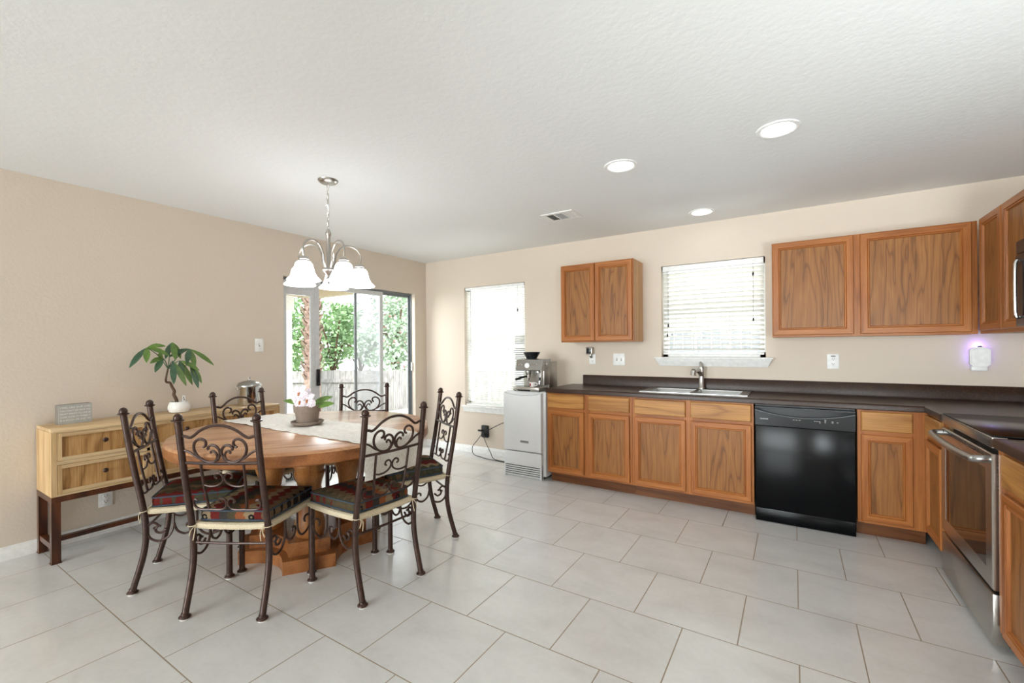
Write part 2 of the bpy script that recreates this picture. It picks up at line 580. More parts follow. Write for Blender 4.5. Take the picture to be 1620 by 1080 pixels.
    def build(s, name, mats, parent=None, angle=38, loc=None, fix=True):
        me = bpy.data.meshes.new(name)
        me.from_pydata(s.v, [], s.f)
        if not isinstance(mats, (list, tuple)):
            mats = [mats]
        for m in mats:
            me.materials.append(m)
        me.polygons.foreach_set('material_index', s.mi)
        if fix:
            bm = bmesh.new()
            bm.from_mesh(me)
            bmesh.ops.recalc_face_normals(bm, faces=bm.faces[:])
            bm.to_mesh(me)
            bm.free()
        me.polygons.foreach_set('use_smooth', [True] * len(me.polygons))
        me.update()
        me.set_sharp_from_angle(angle=math.radians(angle))
        o = bpy.data.objects.new(name, me)
        COL.objects.link(o)
        if parent is not None:
            o.parent = parent
        if loc is not None:
            o.location = loc
        return o


def tag(o, label=None, cat=None, group=None, kind=None):
    for k, v in (('label', label), ('category', cat), ('group', group), ('kind', kind)):
        if v:
            o[k] = v
    return o


def thing(name, label, cat, loc=(0, 0, 0), rz=0.0, group=None):
    o = bpy.data.objects.new(name, None)
    o.empty_display_size = 0.1
    COL.objects.link(o)
    o.location = loc
    o.rotation_euler = (0, 0, rz)
    return tag(o, label, cat, group)


def struct(o):
    o['kind'] = 'structure'
    return o


def copy_tree(o, parent=None):
    c = o.copy()
    COL.objects.link(c)
    if parent is not None:
        c.parent = parent
    for ch in list(o.children):
        copy_tree(ch, c)
    return c


def cat(pts, k=6, closed=False):
    """Catmull-Rom through the points"""
    P = [Vector(p) for p in pts]
    n = len(P)
    out = []
    for i in range(n if closed else n - 1):
        p0 = P[(i - 1) % n] if (closed or i > 0) else P[0]
        p1, p2 = P[i], P[(i + 1) % n]
        p3 = P[(i + 2) % n] if (closed or i + 2 < n) else P[-1]
        for j in range(k):
            t = j / k
            out.append(0.5 * ((2 * p1) + (p2 - p0) * t + (2 * p0 - 5 * p1 + 4 * p2 - p3) * t * t + (3 * p1 - p0 - 3 * p2 + p3) * t ** 3))
    if not closed:
        out.append(P[-1])
    return out


def text_mesh(name, body, size, mat, parent, loc, rot, ext=0.0004):
    cu = bpy.data.curves.new('txt', 'FONT')
    cu.body = body
    cu.size = size
    cu.extrude = ext
    cu.align_x = 'LEFT'
    tmp = bpy.data.objects.new('txt', cu)
    COL.objects.link(tmp)
    bpy.context.view_layer.update()
    me = bpy.data.meshes.new_from_object(tmp.evaluated_get(bpy.context.evaluated_depsgraph_get()))
    bpy.data.objects.remove(tmp)
    me.materials.clear()
    me.materials.append(mat)
    o = bpy.data.objects.new(name, me)
    COL.objects.link(o)
    o.parent = parent
    o.location = loc
    o.rotation_euler = rot
    return o


# ------------------------------------------------------------------ room shell
XR, YB = 5.54, -12.0            # right wall, wall behind the camera
W1 = (0.660, 1.555, 0.587, 2.076)
W2 = (3.105, 3.988, 1.210, 2.092)
DOOR = (-1.985, -0.212, 0.0, 2.03)

struct(MB().box(-0.15, XR + 0.15, YB - 0.15, 0.15, -0.1, 0).build('floor', M['floor']))
struct(MB().box(-0.15, XR + 0.15, YB - 0.15, 0.15, H, H + 0.1).build('ceiling', M['ceiling']))
b = MB()
xs = [-0.105, W1[0], W1[1], W2[0], W2[1], XR + 0.15]
for i in range(0, 5, 2):
    b.box(xs[i], xs[i + 1], 0, 0.15, 0, H)
for w in (W1, W2):
    b.box(w[0], w[1], 0, 0.15, 0, w[2])
    b.box(w[0], w[1], 0, 0.15, w[3], H)
struct(b.build('wall_back', M['wall']))
b = MB()
b.box(-0.105, 0, YB, DOOR[0], 0, H)
b.box(-0.105, 0, DOOR[1], 0, 0, H)
b.box(-0.105, 0, DOOR[0], DOOR[1], DOOR[3], H)
struct(b.build('wall_left', M['wall']))
struct(MB().box(XR, XR + 0.15, YB, 0, 0, H).build('wall_right', M['wall']))
struct(MB().box(-0.15, XR + 0.15, YB - 0.15, YB, 0, H).build('wall_front', M['wall']))


def base_profile(d):
    return [(0, 0), (d, 0), (d, 0.05), (d * 0.75, 0.062), (d * 0.35, 0.072), (d * 0.3, 0.082), (0, 0.085)]


b = MB()
pr = base_profile(0.014)
b.prism_yz([(-y, z) for y, z in pr], 0.0, 2.15)
struct(b.build('baseboard_back', M['white']))
b = MB()
for y0, y1 in ((YB, DOOR[0]), (DOOR[1], 0)):
    b.prism_xz(pr, y0, y1)
struct(b.build('baseboard_left', M['white']))


# ------------------------------------------------------------------ windows and blinds
def window(name, w, rows):
    x0, x1, z0, z1 = w
    b = MB()
    fw = 0.045
    b.box(x0, x0 + fw, 0.07, 0.14, z0, z1).box(x1 - fw, x1, 0.07, 0.14, z0, z1)
    b.box(x0, x1, 0.07, 0.14, z0, z0 + fw).box(x0, x1, 0.07, 0.14, z1 - fw, z1)
    zm = (z0 + z1) / 2
    b.box(x0, x1, 0.075, 0.135, zm - 0.025, zm + 0.025)
    for fx in (1 / 3, 2 / 3):
        xm = x0 + (x1 - x0) * fx
        b.box(xm - 0.008, xm + 0.008, 0.10, 0.115, z0, zm)
    root = struct(b.build(name, M['vinyl']))
    MB().box(x0 + 0.02, x1 - 0.02, 0.104, 0.109, z0 + 0.02, z1 - 0.02).build('pane', M['glass'], root)
    return root


w1 = window('window_1', W1, 2)
b = MB()
b.box(0.632, 1.585, -0.045, 0.07, 0.575, 0.5869, bev=0.004)
b.prism_yz([(-0.036, 0.576), (-0.016, 0.53), (-0.012, 0.51), (0, 0.51), (0, 0.576)], 0.645, 1.572)
b.build('sill', M['white'], w1)
w2 = window('window_2', W2, 2)
b = MB()
b.box(3.045, 4.048, -0.06, 0.07, 1.196, 1.2099, bev=0.004)
n0, n1 = 3.058, 4.035
prof = [(-0.05, 1.196), (-0.046, 1.18), (-0.03, 1.155), (-0.022, 1.135), (-0.018, 1.125), (0, 1.125), (0, 1.196)]
ins = [0, 0.004, 0.018, 0.026, 0.028, 0.028, 0]
vs = [(n0 + i, y, z) for (y, z), i in zip(prof, ins)] + [(n1 - i, y, z) for (y, z), i in zip(prof, ins)]
k = len(prof)
b.add(vs, [tuple(range(k - 1, -1, -1)), tuple(range(k, 2 * k))] + [(i, (i + 1) % k, k + (i + 1) % k, k + i) for i in range(k)])
b.build('sill', M['white'], w2)


def blind(name, label, w, pitch, sw, tilt, mat, yc, cords, tilt_bottom=None):
    x0, x1, z0, z1 = w
    root = thing(name, label, 'blind', ((x0 + x1) / 2, yc, z0))
    L, R = x0 + 0.012 - (x0 + x1) / 2, x1 - 0.012 - (x0 + x1) / 2
    top = z1 - z0
    hr = 0.035 if pitch < 0.03 else 0.055
    MB().box(L, R, -0.028, 0.028, top - hr, top - 0.003, bev=0.004).build('headrail', M['vinyl'], root)
    b = MB()
    n = int((top - hr - 0.035) / pitch)
    for i in range(n):
        z = top - hr - 0.012 - (i + 0.5) * pitch
        t = tilt if (tilt_bottom is None or z > top * 0.55) else tilt_bottom
        dy, dz = sw / 2 * math.cos(t), sw / 2 * math.sin(t)
        hy, hz = -0.0012 * math.sin(t), 0.0012 * math.cos(t)
        vs = []
        for xx in (L + 0.004, R - 0.004):
            vs += [(xx, -dy + hy, -dz + z + hz), (xx, hy * 2.5, z + hz * 2.5), (xx, dy + hy, dz + z + hz), (xx, dy - hy, dz + z - hz), (xx, -hy * 0.2, z - hz * 0.2), (xx, -dy - hy, -dz + z - hz)]
        b.add(vs, [(0, 1, 7, 6), (1, 2, 8, 7), (2, 3, 9, 8), (3, 4, 10, 9), (4, 5, 11, 10), (5, 0, 6, 11), (0, 5, 4, 1), (1, 4, 3, 2), (6, 7, 10, 11), (7, 8, 9, 10)])
    b.build('slats', mat, root)
    zb = top - hr - 0.012 - (n + 0.15) * pitch
    MB().box(L, R, -0.022, 0.022, max(0.001, zb - 0.02), zb, bev=0.004).build('bottom_rail', M['vinyl'], root)
    for fx in cords:
        xx = L + (R - L) * fx
        MB().tube([(xx, -sw / 2 - 0.003, top - hr), (xx, -sw / 2 - 0.003, zb - 0.01)], 0.0011, 5).build('ladder_cord', M['felt'], root)
    return root, L, R, top


bl, L, R, top = blind('window_blind', 'white narrow-slat mini blind filling the tall window beside the patio door corner', (W1[0], W1[1], W1[2], W1[3]),
                      0.0215, 0.025, math.radians(-34), M['slat'], 0.03, (0.15, 0.5, 0.85), math.radians(-24))
b = MB()
b.tube([(R - 0.09, -0.026, top - 0.03), (R - 0.09, -0.026, top - 0.30)], 0.0015, 5)
b.lathe([(0.002, 0.0), (0.007, -0.006), (0.008, -0.03), (0.004, -0.04)], (R - 0.09, -0.026, top - 0.30), 8)
b.build('pull_cord', M['slot'], bl)
b = MB()
b.tube([(L + 0.085, -0.026, top - 0.03), (L + 0.085, -0.026, 0.62)], 0.004, 6)
b.build('tilt_wand', M['alum'], bl)
bl, L, R, top = blind('window_blind', 'white wide-slat blind in the window above the kitchen sink', (W2[0], W2[1], W2[2], W2[3]),
                      0.0425, 0.050, math.radians(-36), M['slat2'], 0.035, (0.15, 0.47, 0.81), math.radians(-20))
for (fx, a, z) in ((0.905, 0.03, top - 0.13), (0.905, 0.03, top - 0.53), (0.062, 0.03, 0.32), (0.05, 0.03, 0.225)):
    xx = L + (R - L) * fx
    b = MB()
    b.tube([(xx, -0.030, top - 0.05), (xx, -0.030, z)], 0.0012, 5)
    b.lathe([(0.002, 0.0), (0.007, -0.004), (0.008, -0.026), (0.004, -0.032)], (xx, -0.030, z), 8)
    b.build('pull_cord', M['slot'], bl)

# ------------------------------------------------------------------ patio door
y0, y1, _, zt = DOOR
b = MB()
b.box(-0.104, -0.058, y1 - 0.010, y1 - 0.001, 0.0, zt - 0.001)
b.box(-0.104, -0.058, y0 + 0.001, y0 + 0.012, 0.0, zt - 0.001)
b.box(-0.104, -0.058, y0 + 0.001, y1 - 0.001, zt - 0.022, zt - 0.001)
b.box(-0.104, -0.058, y0 + 0.001, y1 - 0.001, 0.0, 0.03)
door = struct(b.build('door_1', M['alumd']))


def panel(name, ya, yb, x, fw, ft, mat, top, glass=M['glass'], toprail=None, bottom=0.09):
    b = MB()
    b.box(x - ft / 2, x + ft / 2, ya, ya + fw, 0.032, top).box(x - ft / 2, x + ft / 2, yb - fw, yb, 0.032, top)
    tr = toprail or fw
    b.box(x - ft / 2, x + ft / 2, ya + fw, yb - fw, top - tr, top).box(x - ft / 2, x + ft / 2, ya + fw, yb - fw, 0.032, 0.032 + bottom)
    o = b.build(name, mat, door)
    MB().box(x - 0.003, x + 0.003, ya + fw, yb - fw, 0.032 + bottom, top - tr).build('pane', glass, o)
    return o


panel('fixed_panel', -1.093, y1 - 0.0102, -0.092, 0.030, 0.016, M['alumd'], 2.007)
sl = panel('sliding_panel', -1.612, -0.694, -0.070, 0.050, 0.020, M['alum'], 2.006)
panel('pet_door_panel', y0 + 0.013, -1.614, -0.070, 0.048, 0.022, M['alum'], 2.006, toprail=0.142)
panel('haze_panel', -1.09, -0.71, -0.1025, 0.012, 0.003, M['alum'], 2.006, glass=M['screen'])  # added sheet, paints the milky haze where two glass panels overlap
b = MB()
b.box(-0.060, -0.036, -1.602, -1.564, 0.925, 1.10, bev=0.006)
b.box(-0.036, -0.022, -1.590, -1.578, 0.96, 1.07, bev=0.004)
b.build('handle', M['black'], sl)
b = MB()
b.box(-0.056, -0.040, y1 - 0.024, y1 - 0.001, 1.02, 1.13, bev=0.003)
b.build('latch', M['vinyl'], door)

# ------------------------------------------------------------------ outdoors
struct(MB().box(-3.4, -0.15, -7, 3.0, -0.9, -0.08).build('patio_slab', M['concrete']))
struct(MB().box(-30, 30, 0.15, 30, -1.05, -0.9).box(-30, -0.15, -30, 0.15, -1.05, -0.9).build('ground', M['lawn']))
b = MB()
b.box(-2.9, -0.15, -7, 0.25, 2.34, 2.42)
b.box(-2.95, -2.83, -7, 0.30, 2.20, 2.40)
b.box(-2.83, -0.15, 0.18, 0.30, 2.20, 2.40)
struct(b.build('porch_roof', M['soffit']))
b = MB()
b.box(-2.955, -2.815, -0.34, -0.20, -0.08, 2.2).box(-2.98, -2.79, -0.365, -0.175, 1.95, 2.2).box(-2.98, -2.79, -0.365, -0.175, -0.08, 0.05)
struct(b.build('porch_column', M['white']))

Fd = Vector((-math.sin(_t), math.cos(_t), 0))
CAMG = Vector((4.1894, -4.4293, 0))


def away(px_, depth, z=0.0):
    """a point out in the yard, that far along the viewing direction from the dining room's opposite corner"""
    return CAMG + Fd * depth + _R * ((px_ - 810) / 699.62 * depth) + Vector((0, 0, z))


fr = thing('wooden_fence', 'weathered grey privacy fence of vertical boards beyond the patio door', 'fence', away(540, 10.5, -0.9), _t)
b = MB()
x = -2.6
while x < 4.6:
    h = 1.70 + random.uniform(-0.015, 0.015)
    b.box(x, x + 0.135, 0, 0.018, 0.02, h)
    x += 0.142
b.build('boards', M['fence'], fr)
b = MB()
b.box(-2.6, 1.1, -0.04, 0, 1.42, 1.50).box(-2.6, 1.1, -0.04, 0, 0.5, 0.58)
b.build('rail', M['fence'], fr)
for xx in (-2.0, 0.0, 2.2, 4.4):
    MB().box(xx, xx + 0.09, 0.018, 0.10, 0, 1.66).build('post', M['fence'], fr)

sf = thing('wooden_fence', 'grey side fence glimpsed through the slats of the sink window', 'fence', (3.0, 3.2, -0.9))
b = MB()
x = -3.6
while x < 4.0:
    b.box(x, x + 0.135, 0, 0.018, 0.02, 2.48 + random.uniform(-0.01, 0.01))
    x += 0.142
b.build('boards', M['fence_d'], sf)
MB().box(-3.6, 4.0, -0.04, 0, 2.1, 2.18).build('rail', M['fence_d'], sf)


def tree(name, label, base, trunk_h, crown, n, size, mat, seed, extra=None, group=None):
    rnd = random.Random(seed)
    t = thing(name, label, 'tree', base, group=group)
    cx, cy, cz, rx, ry, rz = crown
    b = MB()
    top = Vector((cx, cy, cz + 0.2))
    b.tube(cat([(0, 0, 0), (0.05, 0, trunk_h * 0.5), (cx * 0.5, cy * 0.5, trunk_h), top]), [0.11 - 0.004 * i for i in range(19)], 8)
    for k in range(7):
        a = rnd.uniform(0, 2 * PI)
        b.tube(cat([(cx * 0.4, cy * 0.4, trunk_h * 0.9), (cx + rx * 0.4 * math.cos(a), cy + ry * 0.4 * math.sin(a), cz - rz * 0.1), (cx + rx * 0.8 * math.cos(a), cy + ry * 0.8 * math.sin(a), cz + rz * rnd.uniform(-.2, .5))], 4), 0.025, 5)
    b.build('trunk', M['bark'], t)
    blobs = [(rnd.uniform(-0.6, 0.6), rnd.uniform(-0.6, 0.6), rnd.uniform(-0.6, 0.65), rnd.uniform(0.3, 0.5)) for _ in range(14)]
    b = MB()
    for i in range(n):
        bx, by, bz, br = rnd.choice(blobs)
        d = Vector((rnd.gauss(0, 1), rnd.gauss(0, 1), rnd.gauss(0, 1))).normalized() * br * rnd.uniform(0.5, 1.0) ** 0.5
        p = Vector((cx + (bx + d.x) * rx, cy + (by + d.y) * ry, cz + (bz + d.z) * rz))
        u = Vector((rnd.gauss(0, 1), rnd.gauss(0, 1), rnd.gauss(0, 0.6))).normalized()
        w = u.orthogonal().normalized() * 0.28
        s = size * rnd.uniform(0.6, 1.3)
        b.add([p, p + (u * 0.5 + w) * s, p + u * s, p + (u * 0.5 - w) * s], [(0, 1, 2, 3)], 1 if (extra and rnd.random() < extra) else 0)
    b.build('crown', [mat, M['t_bloom']], t, fix=False)
    return t


tree('leafy_tree', 'full green tree behind the fence left of the palm trunk', away(455, 14.6, -0.9), 1.6, (0, 0, 3.0, 1.15, 1.1, 1.9), 2600, 0.17, M['t_leaf'], 1)
tree('leafy_tree', 'round green tree behind the fence just right of the palm trunk', away(527, 13.0, -0.9), 1.5, (0, 0, 2.45, 0.72, 0.8, 1.25), 2200, 0.15, M['t_leaf'], 2)
tree('leafy_tree', 'pale distant tree seen through the overlapped door panes', away(570, 17.0, -0.9), 1.4, (0, 0, 2.2, 1.2, 1.0, 1.2), 1500, 0.17, M['t_leaf2'], 3)
tree('leafy_tree', 'pale green tree with pink blossom seen in the right door pane', away(628, 13.0, -0.9), 1.6, (0, 0, 2.7, 0.75, 0.8, 1.7), 2600, 0.14, M['t_leaf2'], 4, extra=0.05)

pt = thing('palm_tree', 'palm with shaggy brown trunk standing by the fence outside', 'palm', away(494, 9.6, -0.9))
rnd = random.Random(3)
b = MB()
b.lathe([(0.2, 0), (0.19, 0.6), (0.15, 2.2), (0.14, 4.6), (0.05, 4.8)], n=14)
b.build('trunk', M['palm'], pt)
b = MB()
for i in range(150):
    z = 1.5 + i * 0.021
    a = i * 2.4
    r = 0.145
    d = Vector((math.cos(a), math.sin(a), 0))
    s = Vector((-math.sin(a), math.cos(a), 0))
    p = d * r + Vector((0, 0, z))
    q = d * (r + 0.10) + Vector((0, 0, z + 0.13))
    b.add([p - s * 0.06, p + s * 0.06, q + s * 0.03, q - s * 0.03, p - s * 0.05 - d * 0.03 + Vector((0, 0, .05)), q - s * .02 + Vector((0, 0, .03)), q + s * .02 + Vector((0, 0, .03)), p + s * 0.05 - d * 0.03 + Vector((0, 0, .05))],
          [(0, 1, 2, 3), (4, 5, 6, 7), (3, 2, 6, 5)])
b.build('leaf_stubs', M['palm'], pt)
b = MB()
for i in range(16):
    a = i * 2 * PI / 16 + rnd.uniform(-.1, .1)
    el = rnd.uniform(0.1, 1.0)
    pts = [Vector((math.cos(a) * t * 1.7, math.sin(a) * t * 1.7, 4.7 + t * el * 1.4 - t * t * 1.1)) for t in (0, .25, .5, .75, 1)]
    s = Vector((-math.sin(a), math.cos(a), 0))
    for p, q in zip(pts, pts[1:]):
        b.add([p - s * 0.14, p + s * 0.14, q + s * 0.12, q - s * 0.12], [(0, 1, 2, 3)])
b.build('fronds', M['t_leaf'], pt, fix=False)

# ------------------------------------------------------------------ kitchen cabinets
def ringed(b, x0, x1, z0, z1, yf, prof, mis=(0, 1)):
    """nested rectangles facing -y; prof = (inset, y offset from front, outwards negative)"""
    rings = []
    for ins, dy in prof:
        rings.append([(x0 + ins, yf + dy, z0 + ins), (x1 - ins, yf + dy, z0 + ins), (x1 - ins, yf + dy, z1 - ins), (x0 + ins, yf + dy, z1 - ins)])
    for a, c in zip(rings, rings[1:]):
        for k in range(4):
            l = (k + 1) % 4
            b.add([a[k], a[l], c[l], c[k]], [(0, 1, 2, 3)], mis[1] if k in (0, 2) else mis[0])
    return rings


def cab_door(parent, x0, x1, z0, z1, yback, name='door', fw=0.052, t=0.019, panel_mat=None):
    b = MB()
    prof = [(0, 0), (0, -t + 0.004), (0.004, -t), (fw - 0.016, -t), (fw - 0.013, -t + 0.006), (fw - 0.009, -t + 0.002), (fw - 0.005, -t + 0.002), (fw - 0.002, -t + 0.009), (fw, -t + 0.0125)]
    ringed(b, x0, x1, z0, z1, yback, prof)
    o = b.build(name, [M['oak_v'], M['oak_h']], parent, angle=25)
    y = yback - t + 0.0125
    MB().box(x0 + fw - 0.001, x1 - fw + 0.001, y, y + 0.004, z0 + fw - 0.001, z1 - fw + 0.001).build('panel', panel_mat or M['oak_p'], o)
    return o


def drawer_front(parent, x0, x1, z0, z1, yback, t=0.019):
    b = MB()
    rings = ringed(b, x0, x1, z0, z1, yback, [(0, 0), (0, -t + 0.006), (0.006, -t)], (0, 0))
    b.add(rings[-1], [(0, 1, 2, 3)])
    return b.build('drawer_front', M['oak_y'], parent, angle=25)


YF = -0.61                     # face of the base cabinets


def base_cabinet(label, x0, x1, cols, loc=(0, 0, 0), rz=0.0, yf=YF, toe=0.082, deep=0.60, faux=None):
    root = thing('base_cabinet', label, 'cabinet', loc, rz)
    b = MB()
    b.box(x0, x0 + 0.018, yf + 0.02, yf + deep, 0.105, 0.874)
    b.box(x1 - 0.018, x1, yf + 0.02, yf + deep, 0.105, 0.874)
    b.box(x0 + 0.018, x1 - 0.018, yf + 0.02, yf + deep, 0.105, 0.123)
    b.box(x0 + 0.018, x1 - 0.018, yf + deep - 0.01, yf + deep, 0.123, 0.874)
    b.build('carcass', M['oak_s'], root)
    b = MB()
    edges = [x0] + [c for pair in zip([c[1] for c in cols[:-1]], [c[0] for c in cols[1:]]) for c in pair] + [x1]
    for i in range(0, len(edges) - 1):
        pass
    b.box(x0, cols[0][0] + 0.012, yf, yf + 0.019, 0.105, 0.874, 0)
    for a, c in zip(cols, cols[1:]):
        b.box(a[1] - 0.012, c[0] + 0.012, yf, yf + 0.019, 0.105, 0.874, 0)
    b.box(cols[-1][1] - 0.012, x1, yf, yf + 0.019, 0.105, 0.874, 0)
    for c in cols:
        for z0, z1 in ((0.105, 0.14), (0.69, 0.745), (0.85, 0.874)):
            b.box(c[0] + 0.012, c[1] - 0.012, yf, yf + 0.019, z0, z1, 1)
    b.build('face_frame', [M['oak_v'], M['oak_h']], root)
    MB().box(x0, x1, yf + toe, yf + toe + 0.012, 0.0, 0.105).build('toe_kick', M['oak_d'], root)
    for c in cols:
        drawer_front(root, c[0], c[1], 0.732, 0.862, yf - 0.0005)
        cab_door(root, c[0], c[1], 0.124, 0.706, yf - 0.0005)
    return root


base_cabinet('oak base cabinet of two drawers and two doors beside the white fridge', 2.165, 2.998, [(2.176, 2.551), (2.595, 2.978)])
base_cabinet('oak base cabinet under the sink, left of the black dishwasher', 3.0, 3.932, [(3.022, 3.443), (3.482, 3.916)])
base_cabinet('narrow oak base cabinet in the corner right of the black dishwasher', 4.556, 4.915, [(4.576, 4.840)])
# right-hand run: local x runs towards the camera (-y), fronts face -x
RX = 4.915
base_cabinet('oak base cabinet with slim drawer between the corner and the steel range', 0.612, 0.978, [(0.628, 0.968)], (RX + 0.61, 0, 0), -PI / 2, yf=-0.61)
base_cabinet('oak base cabinet nearest the camera, right of the steel range', 1.765, 2.60, [(1.855, 2.20), (2.24, 2.585)], (RX + 0.61, 0, 0), -PI / 2, yf=-0.61)


def wall_cabinet(label, x0, x1, z0, z1, doors, yf=-0.305, loc=(0, 0, 0), rz=0.0, zd=(0.012, 0.012), pm=None):
    root = thing('wall_cabinet', label, 'cabinet', loc, rz)
    b = MB()
    b.box(x0, x1, yf + 0.019, -0.001, z0, z1)
    b.build('carcass', M['oak_s'], root)
    b = MB()
    b.box(x0, doors[0][0] + 0.015, yf, yf + 0.019, z0, z1, 0)
    for a, c in zip(doors, doors[1:]):
        b.box(a[1] - 0.015, c[0] + 0.015, yf, yf + 0.019, z0, z1, 0)
    b.box(doors[-1][1] - 0.015, x1, yf, yf + 0.019, z0, z1, 0)
    for d in doors:
        b.box(d[0] + 0.015, d[1] - 0.015, yf, yf + 0.019, z0, z0 + 0.04, 1).box(d[0] + 0.015, d[1] - 0.015, yf, yf + 0.019, z1 - 0.04, z1, 1)
    b.build('face_frame', [M['oak_v'], M['oak_h']], root)
    for d in doors:
        cab_door(root, d[0], d[1], z0 + zd[0], z1 - zd[1], yf - 0.0005, fw=0.056, panel_mat=pm)
    return root


wall_cabinet('small two-door oak wall cabinet left of the sink window', 2.172, 2.925, 1.362, 2.145, [(2.178, 2.541), (2.546, 2.915)])
wall_cabinet('wide two-door oak wall cabinet right of the sink window', 4.048, 5.222, 1.378, 2.128, [(4.055, 4.568), (4.608, 5.191)], zd=(0.016, 0.006))
wall_cabinet('oak wall cabinet turning the corner on the right-hand wall', 0.330, 1.13, 1.378, 2.128, [(0.385, 0.735), (0.750, 1.115)], yf=-0.312, loc=(XR, 0, 0), rz=-PI / 2, zd=(0.02, 0.008))

# worktop: L shape with a sink cut-out, plus splashback
SX0, SX1, SY0, SY1 = 3.075, 3.845, -0.50, -0.085
b = MB()
ZT, ZB, YC = 0.914, 0.8745, -0.635


def nose(b, x0, x1):
    pts = [(YC + 0.04, ZT), (YC + 0.008, ZT), (YC + 0.002, ZT - 0.004), (YC, ZT - 0.012), (YC, ZB + 0.004), (YC + 0.004, ZB), (YC + 0.04, ZB)]
    b.prism_yz(pts, x0, x1)


XE = 4.895                      # front edge of the right-hand run
nose(b, 2.160, XE)
b.box(2.160, SX0, YC + 0.04, -0.001, ZB, ZT).box(SX0, SX1, YC + 0.04, SY0, ZB, ZT).box(SX0, SX1, SY1, -0.001, ZB, ZT)
b.box(SX1, XR - 0.001, YC + 0.04, -0.001, ZB, ZT)
b.box(XE + 0.04, XR - 0.001, -0.978, YC + 0.04, ZB, ZT)
b.prism_xz([(XE + 0.04, ZT), (XE + 0.008, ZT), (XE + 0.002, ZT - 0.004), (XE, ZT - 0.012), (XE, ZB + 0.004), (XE + 0.004, ZB), (XE + 0.04, ZB)], -0.978, YC + 0.04)
wt = b.build('worktop', M['counter'])
tag(wt, 'dark brown laminate worktop running from the fridge round the corner to the range', 'worktop')
b = MB()
b.prism_yz([(-0.02, ZT), (-0.02, 1.008), (-0.016, 1.014), (-0.001, 1.016), (-0.001, ZT)], 2.285, XR - 0.001)
b.box(XR - 0.02, XR - 0.001, -0.978, -0.02, ZT, 1.016)
b.build('splashback', M['counter'], wt)
b = MB()
b.box(XE + 0.04, XR - 0.001, -2.62, -1.765, ZB, ZT)
b.prism_xz([(XE + 0.04, ZT), (XE + 0.008, ZT), (XE + 0.002, ZT - 0.004), (XE, ZT - 0.012), (XE, ZB + 0.004), (XE + 0.004, ZB), (XE + 0.04, ZB)], -2.62, -1.765)
tag(b.build('worktop', M['counter']), 'short dark brown worktop piece on the near side of the range', 'worktop')

# sink
sk = thing('kitchen_sink', 'double-bowl stainless steel sink set into the brown worktop', 'sink', (3.46, -0.27, 0.914))
b = MB()
bowls = [(-0.36, -0.015), (0.025, 0.36)]
OX0, OX1, OY0, OY1 = -0.425, 0.425, -0.245, 0.238
bx0, bx1, by0, by1 = -0.375, 0.375, -0.205, 0.125
b.box(OX0, OX1, OY0, by0, 0.0005, 0.006).box(OX0, OX1, by1, OY1, 0.0005, 0.006)
b.box(OX0, -0.36, by0, by1, 0.0005, 0.006).box(0.36, OX1, by0, by1, 0.0005, 0.006).box(-0.015, 0.025, by0, by1, 0.0005, 0.006)
b.build('rim', M['steel'], sk)
for (xa, xb) in bowls:
    b = MB()
    a0 = [(xa, by0), (xb, by0), (xb, by1), (xa, by1)]
    for (ins0, z0), (ins1, z1) in zip([(0, 0.002), (0.006, -0.02), (0.012, -0.14), (0.04, -0.17)], [(0.006, -0.02), (0.012, -0.14), (0.04, -0.17), (0.14, -0.172)]):
        sg = [(1, 1), (-1, 1), (-1, -1), (1, -1)]
        r0 = [(x + s[0] * ins0, y + s[1] * ins0, z0) for (x, y), s in zip(a0, sg)]
        r1 = [(x + s[0] * ins1, y + s[1] * ins1, z1) for (x, y), s in zip(a0, sg)]
        for k in range(4):
            b.add([r0[k], r0[(k + 1) % 4], r1[(k + 1) % 4], r1[k]], [(0, 1, 2, 3)])
        last = r1
    b.add(last, [(0, 1, 2, 3)])
    o = b.build('bowl', M['steel'], sk)
    b = MB()
    b.lathe([(0.045, 0.001), (0.04, 0.004), (0.03, 0.0015), (0.001, 0.0015)], ((xa + xb) / 2, -0.04, -0.172), 20)
    b.build('drain', M['chrome'], o)

fc = thing('kitchen_faucet', 'brushed nickel pull-out faucet behind the sink', 'faucet', (3.478, -0.07, 0.9205))
b = MB()
b.lathe([(0.03, 0), (0.03, 0.012), (0.024, 0.02), (0.023, 0.10), (0.025, 0.16), (0.026, 0.185), (0.022, 0.205), (0.008, 0.215), (0.001, 0.216)], n=18)
b.build('body', M['nickel'], fc)
b = MB()
b.tube(cat([(0, 0.0, 0.12), (-0.012, -0.05, 0.16), (-0.028, -0.10, 0.175), (-0.042, -0.145, 0.165)]), [0.018 + 0.0004 * i for i in range(19)], 12)
b.tube([(-0.042, -0.145, 0.172), (-0.044, -0.15, 0.15), (-0.046, -0.152, 0.13)], [0.026, 0.025, 0.028], 14)
b.build('spout', M['nickel'], fc)
b = MB()
b.tube(cat([(0.0, 0.005, 0.20), (-0.006, 0.012, 0.225), (-0.014, 0.03, 0.245)]), [0.016] * 7 + [0.012] * 4 + [0.009, 0.008], 10)
b.build('lever', M['nickel'], fc)

# dishwasher
dw = thing('dishwasher', 'glossy black built-in dishwasher between the oak base cabinets', 'dishwasher', (3.938, -0.61, 0))
WD = 0.612
b = MB()
b.box(0.004, WD - 0.004, 0.03, 0.58, 0.02, 0.868)
b.build('tub', M['black'], dw)
b = MB()
b.box(0.006, WD - 0.006, -0.022, 0.028, 0.100, 0.716, bev=0.004)
b.build('door', M['gloss_black'], dw)
MB().box(0.006, WD - 0.006, -0.0215, 0.02, 0.004, 0.0985, bev=0.001).build('kick_plate', M['gloss_black'], dw)
b = MB()
